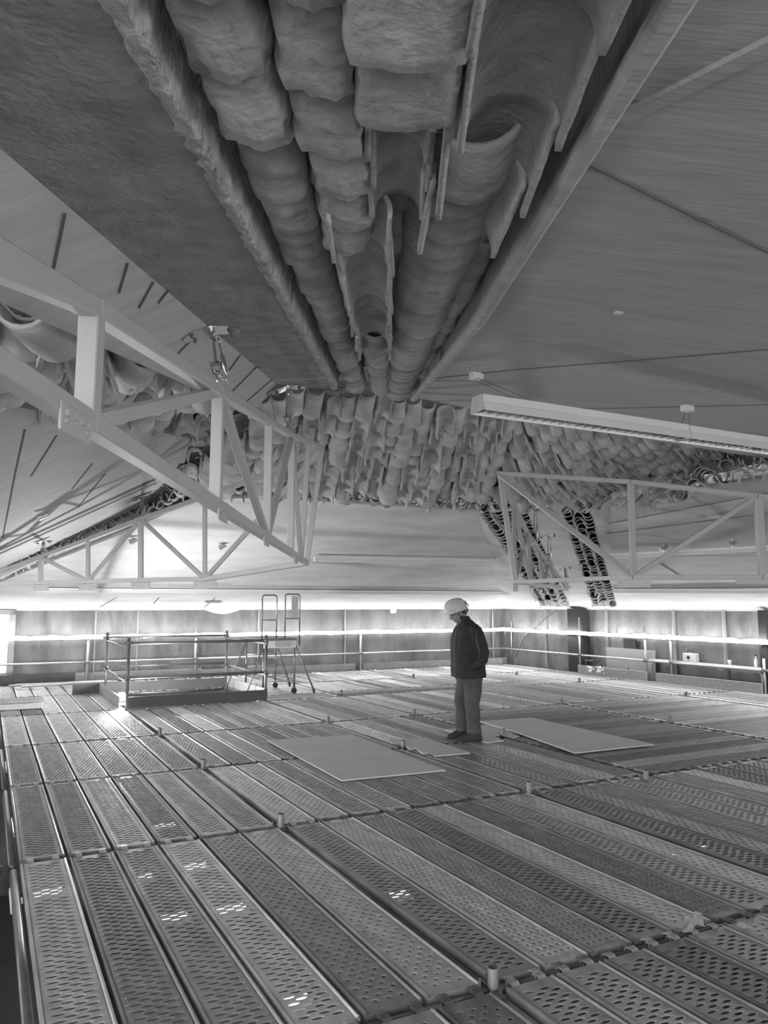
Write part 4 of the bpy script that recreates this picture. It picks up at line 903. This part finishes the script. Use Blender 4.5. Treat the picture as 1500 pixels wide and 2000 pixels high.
# small fittings on the slabs
for (u, v, fn, lb) in ((416, 1174, hit_f1, 'low on the back slab left of the platform steps'), (432, 1141, hit_f1, 'above the other one on the back slab'), (1405, 1005, f2h, 'on the right far slab near the right edge')):
    bm = BM(); box(bm, (0, 0, -.02), (.34, .12, .04), Matrix.Translation(fn(u, v)) @ Matrix.Rotation(ROTA-PI/2, 4, 'Z'), .004); tag(obj('vent_cover', bm, 'paint'), 'small grey rectangular vent cover %s' % lb, 'vent', 'vent covers on the slabs')
for (u, v, fn, lb) in ((84, 996, tri_hit, 'on the left slab over the far left truss'), (260, 1047, hit_f1, 'beneath the far left tile strip'), (434, 1058, hit_f1, 'on the back slab left of the near truss end'), (1296, 1062, f2h, 'right of the second far strip'), (1430, 1052, f2h, 'near the right picture edge'), (972, 1082, hit_f1, 'at the end of the middle lamp rail')):
    t = thing('spotlight', 'small spotlight fitting %s' % lb, 'lamp', fn(u, v), 0, 'small spotlights on the slabs')
    bm = BM(); tube(bm, Vector((0, 0, 0)), Vector((0, 0, -.06)), .012); obj('stem', bm, 'steel_b', t)
    bm = BM(); tube(bm, Vector((-.05, 0, -.10)), Vector((.06, .02, -.05)), .045, 14, .03); obj('lamp_head', bm, 'steel_b', t)
# ================================================================ PERSON
def loft(bm, secs, n=20):
    """secs: (centre, half-width axis vector, half-depth axis vector, squareness)"""
    rings = []
    for c, ax, ay, sq in secs:
        rg_ = []
        for k in range(n):
            a = 2*PI*k/n; cs, sn = math.cos(a), math.sin(a)
            e = 2/(2+sq); x = math.copysign(abs(cs)**e, cs); y = math.copysign(abs(sn)**e, sn)
            rg_.append(bm.verts.new(Vector(c)+Vector(ax)*x+Vector(ay)*y))
        rings.append(rg_)
    for a, b in zip(rings, rings[1:]):
        for k in range(n): bm.faces.new((a[k], a[(k+1) % n], b[(k+1) % n], b[k]))
    bm.faces.new(rings[0][::-1]); bm.faces.new(rings[-1])
def hsec(z, f, l, hf, hl, sq=.2): return (Vector((f, l, z)), Vector((hf, 0, 0)), Vector((0, hl, 0)), sq)
def limb(bm, pts, rs, n=14, flat=1.0):
    secs = []
    for i, p in enumerate(pts):
        p = Vector(p); d = (Vector(pts[min(i+1, len(pts)-1)])-Vector(pts[max(i-1, 0)])).normalized()
        s = d.cross(Vector((0, 1, 0)));
        if s.length < .1: s = d.cross(Vector((1, 0, 0)))
        s.normalize(); t_ = d.cross(s); r = rs[i]; secs.append((p, s*r, t_*r*flat, 0))
    loft(bm, secs, n)
def ell(bm, c, r, rot=None, u=18, v=12):
    g = bmesh.ops.create_uvsphere(bm, u_segments=u, v_segments=v, radius=1); m_ = Matrix.Translation(c) @ (rot or Matrix.Identity(4)) @ Matrix.Diagonal((*r, 1)); bmesh.ops.transform(bm, matrix=m_, verts=g['verts']); return g['verts']
def solid(name, bm, m_, parent, vox, smooth=8, wrinkle=None):
    o = obj(name, bm, m_, parent, True); rm = o.modifiers.new('remesh', 'REMESH'); rm.mode = 'VOXEL'; rm.voxel_size = vox; rm.use_smooth_shade = True
    sm_ = o.modifiers.new('smooth', 'SMOOTH'); sm_.factor = .5; sm_.iterations = smooth
    dg = bpy.context.evaluated_depsgraph_get(); me = D.meshes.new_from_object(o.evaluated_get(dg)); o.modifiers.clear(); old = o.data; o.data = me; D.meshes.remove(old)
    if not me.materials: me.materials.append(M[m_])
    if wrinkle:
        for v in me.vertices:
            n_ = v.normal.copy(); v.co += n_*wrinkle(v.co)
    for p in me.polygons: p.use_smooth = True
    return o
mp_ = gp(915, 1447); man = thing('person', 'person in white helmet, dark jacket and work trousers, standing and looking down to the left', 'person', (mp_.x, mp_.y, .018), math.radians(194)); man.scale = (1, 1, .962)
S = 1.0
# local axes: +x forward, +y the person's left (toward the camera)
bm = BM()
hc = Vector((.115, 0, 1.515)); HR = Matrix.Rotation(math.radians(24), 4, 'Y')
def HP(x, y, z): return hc+(HR.to_3x3() @ Vector((x, y, z)))
ell(bm, HP(-.012, 0, .03), (.093, .074, .10), HR); ell(bm, HP(.022, 0, -.045), (.066, .056, .075), HR); ell(bm, HP(.048, 0, -.095), (.03, .032, .022), HR)
limb(bm, [HP(.082, 0, .015), HP(.098, 0, -.012), HP(.110, 0, -.032), HP(.090, 0, -.042)], [.009, .012, .016, .010]); ell(bm, HP(.084, 0, -.066), (.014, .024, .008), HR); ell(bm, HP(.078, 0, .03), (.02, .05, .012), HR)
for s in (-1, 1): ell(bm, HP(-.012, s*.076, -.02), (.020, .009, .032), HR); ell(bm, HP(.083, s*.028, .008), (.010, .014, .009), HR)
limb(bm, [HP(-.03, 0, -.02), Vector((.055, 0, 1.43)), Vector((.02, 0, 1.33)), Vector((.0, 0, 1.15)), Vector((0, 0, .9))], [.062, .062, .075, .10, .11])
for s in (-1, 1):                                         # arms down to hands in the pockets
    limb(bm, [(0, s*.13, 1.33), (-.06, s*.21, 1.2), (-.10, s*.25, 1.04), (-.03, s*.245, .92), (.05, s*.16, .86)], [.05, .047, .04, .035, .027])
    ell(bm, Vector((.075, s*.15, .845)), (.045, .016, .036))
    for k in range(4): limb(bm, [(.095+.004*k, s*.15, .865-.016*k), (.120-.003*k, s*.147, .855-.018*k), (.130-.006*k, s*.135, .840-.018*k)], [.0085, .008, .007], 8)
    limb(bm, [(.06, s*.14, .865), (.085, s*.13, .88), (.105, s*.125, .878)], [.010, .009, .008], 8)
body = solid('body', bm, 'skin', man, .0065, 3)
bm = BM()
for s in (-1, 1):
    ell(bm, HP(.092, s*.028, .008), (.004, .008, .005), HR)
obj('eyes', bm, 'black', man, True)
bm = BM(); ell(bm, HP(-.025, 0, .02), (.090, .078, .095), HR); bmesh.ops.bisect_plane(bm, geom=bm.verts[:]+bm.edges[:]+bm.faces[:], plane_co=HP(.035, 0, 0), plane_no=HR.to_3x3() @ Vector((1, 0, .25)), clear_outer=True); bmesh.ops.bisect_plane(bm, geom=bm.verts[:]+bm.edges[:]+bm.faces[:], plane_co=HP(0, 0, -.055), plane_no=HR.to_3x3() @ Vector((0, 0, -1)), clear_outer=True)
obj('hair', bm, 'hair', man, True)
# helmet with brim, ridge and harness
bm = BM(); HH = HR @ Matrix.Rotation(math.radians(-9), 4, 'Y')
def H2(x, y, z): return HP(0, 0, .045)+(HH.to_3x3() @ Vector((x, y, z)))
rings = []; prof = [(1.0, -.022), (1.0, 0), (.99, .03), (.93, .065), (.80, .095), (.60, .118), (.33, .132), (.0, .137)]
for s_, z_ in prof[:-1]:
    rings.append([bm.verts.new(H2(.135*s_*math.cos(a)-.005+(.012 if math.cos(a) > 0 else 0), .107*s_*math.sin(a), z_+.006*max(0, 1-abs(math.sin(a))*3)*s_)) for a in [2*PI*k/28 for k in range(28)]])
for a, b in zip(rings, rings[1:]):
    for k in range(28): bm.faces.new((a[k], a[(k+1) % 28], b[(k+1) % 28], b[k]))
tp = bm.verts.new(H2(0, 0, .139))
for k in range(28): bm.faces.new((rings[-1][k], rings[-1][(k+1) % 28], tp))
br_ = [bm.verts.new(H2(.138*math.cos(a)+(.055*max(0, math.cos(a))**.8), .112*math.sin(a), -.026-.012*max(0, math.cos(a)))) for a in [2*PI*k/28 for k in range(28)]]
for k in range(28): bm.faces.new((br_[k], br_[(k+1) % 28], rings[0][(k+1) % 28], rings[0][k]))
bmesh.ops.solidify(bm, geom=bm.faces[:], thickness=.004); helm = obj('helmet', bm, 'helmet', man, True)
bm = BM()
for s in (-1, 1): path(bm, [H2(-.11, s*.06, .06), H2(-.145, s*.045, .02), H2(-.12, s*.05, -.05), H2(-.08, s*.06, -.08)], .007, 6)
path(bm, [H2(-.12, -.05, -.04), H2(-.14, 0, -.045), H2(-.12, .05, -.04)], .009, 6); tube(bm, H2(-.138, -.03, .03), H2(-.15, -.03, .07), .01); obj('helmet_harness', bm, 'black', helm, True)
bm = BM()                                                 # two short strokes of lettering on the side
for k in range(5): box(bm, (0, 0, 0), (.007, .002, .011), Matrix.Translation(H2(.055+.011*k, .101-.006*k, .006)) @ HH)
obj('helmet_mark', bm, 'black', helm)
# jacket
bm = BM()
loft(bm, [hsec(.735, -.01, 0, .195, .225, .5), hsec(.80, -.01, 0, .198, .228, .4), hsec(.95, 0, 0, .188, .218, .35), hsec(1.08, .012, 0, .180, .212, .3), hsec(1.20, .015, 0, .172, .215, .3), hsec(1.30, .008, 0, .150, .215, .2), hsec(1.36, .0, 0, .118, .185, .1), hsec(1.405, .012, 0, .085, .12, 0), hsec(1.435, .03, 0, .070, .082, 0), hsec(1.462, .045, 0, .066, .074, 0)], 28)
for s in (-1, 1):
    limb(bm, [(-.005, s*.15, 1.335), (-.035, s*.205, 1.285), (-.07, s*.235, 1.17), (-.105, s*.255, 1.04), (-.085, s*.262, .96), (-.02, s*.255, .905), (.035, s*.228, .88)], [.075, .083, .077, .070, .066, .058, .050], 16)
def wr(co): return .006*noise.noise(Vector((co.x*9, co.y*6, co.z*14)))+.0035*noise.noise(Vector((co.x*25, co.y*20, co.z*30)))
jk = solid('jacket', bm, 'jacket', man, .011, 5, wr)
def on_front(pts, r, nm):
    bm = BM(); path(bm, pts, r, 6); return obj(nm, bm, 'piping', jk, True)
on_front([Vector((x, y, z)) for x, y, z in ((.095, .06, 1.39), (.155, .075, 1.30), (.182, .085, 1.20), (.190, .09, 1.08), (.195, .095, .95), (.195, .10, .76))], .004, 'zip_piping')
on_front([Vector((x, y, z)) for x, y, z in ((.03, .105, 1.405), (-.02, .20, 1.36), (-.005, .285, 1.28), (.0, .312, 1.18), (-.025, .325, 1.06), (-.02, .326, .98))], .004, 'sleeve_piping')
bm = BM(); loft(bm, [hsec(1.43, .035, 0, .080, .090, 0), hsec(1.465, .048, 0, .077, .085, 0), hsec(1.475, .052, 0, .072, .080, 0)], 24); obj('collar', bm, 'jacket', jk, True)
# trousers
bm = BM()
loft(bm, [hsec(.92, 0, 0, .15, .175, .2), hsec(.80, -.02, 0, .155, .18, .2), hsec(.70, -.02, 0, .150, .178, .2), hsec(.655, -.02, 0, .12, .15, .1)], 22)
for s, o_ in ((1, (.0, 0)), (-1, (.055, 0))):
    limb(bm, [(-.03+o_[0]*.3, s*.088, .78), (-.03+o_[0]*.6, s*.092, .62), (-.012+o_[0], s*.095, .44), (-.022+o_[0], s*.098, .30), (-.03+o_[0], s*.10, .16), (-.028+o_[0], s*.10, .085)], [.110, .108, .091, .082, .083, .088], 18)
def wr2(co): return .008*noise.noise(Vector((co.x*10, co.y*10, co.z*16)))+.006*math.sin(co.z*46+3*noise.noise(co*9))*max(0, .42-co.z)
solid('trousers', bm, 'trouser', man, .010, 4, wr2)
for s, o_ in ((1, 0), (-1, .05)):                         # boots: the left one nearer the camera
    bm = BM(); x0 = -.03+o_; y0 = s*.10
    loft(bm, [hsec(.0, x0+.055, y0, .155, .050, .5), hsec(.02, x0+.055, y0, .157, .052, .5), hsec(.05, x0+.045, y0, .145, .050, .3), hsec(.08, x0+.012, y0, .108, .048, .2), hsec(.11, x0-.012, y0, .078, .046, .1), hsec(.17, x0-.02, y0, .062, .050, 0)], 22)
    bt = solid('boot', bm, 'boot', man, .008, 2)
    bm = BM(); loft(bm, [hsec(-.002, x0+.055, y0, .158, .053, .5), hsec(.016, x0+.055, y0, .160, .055, .5)], 22); obj('sole', bm, 'black', bt, True)
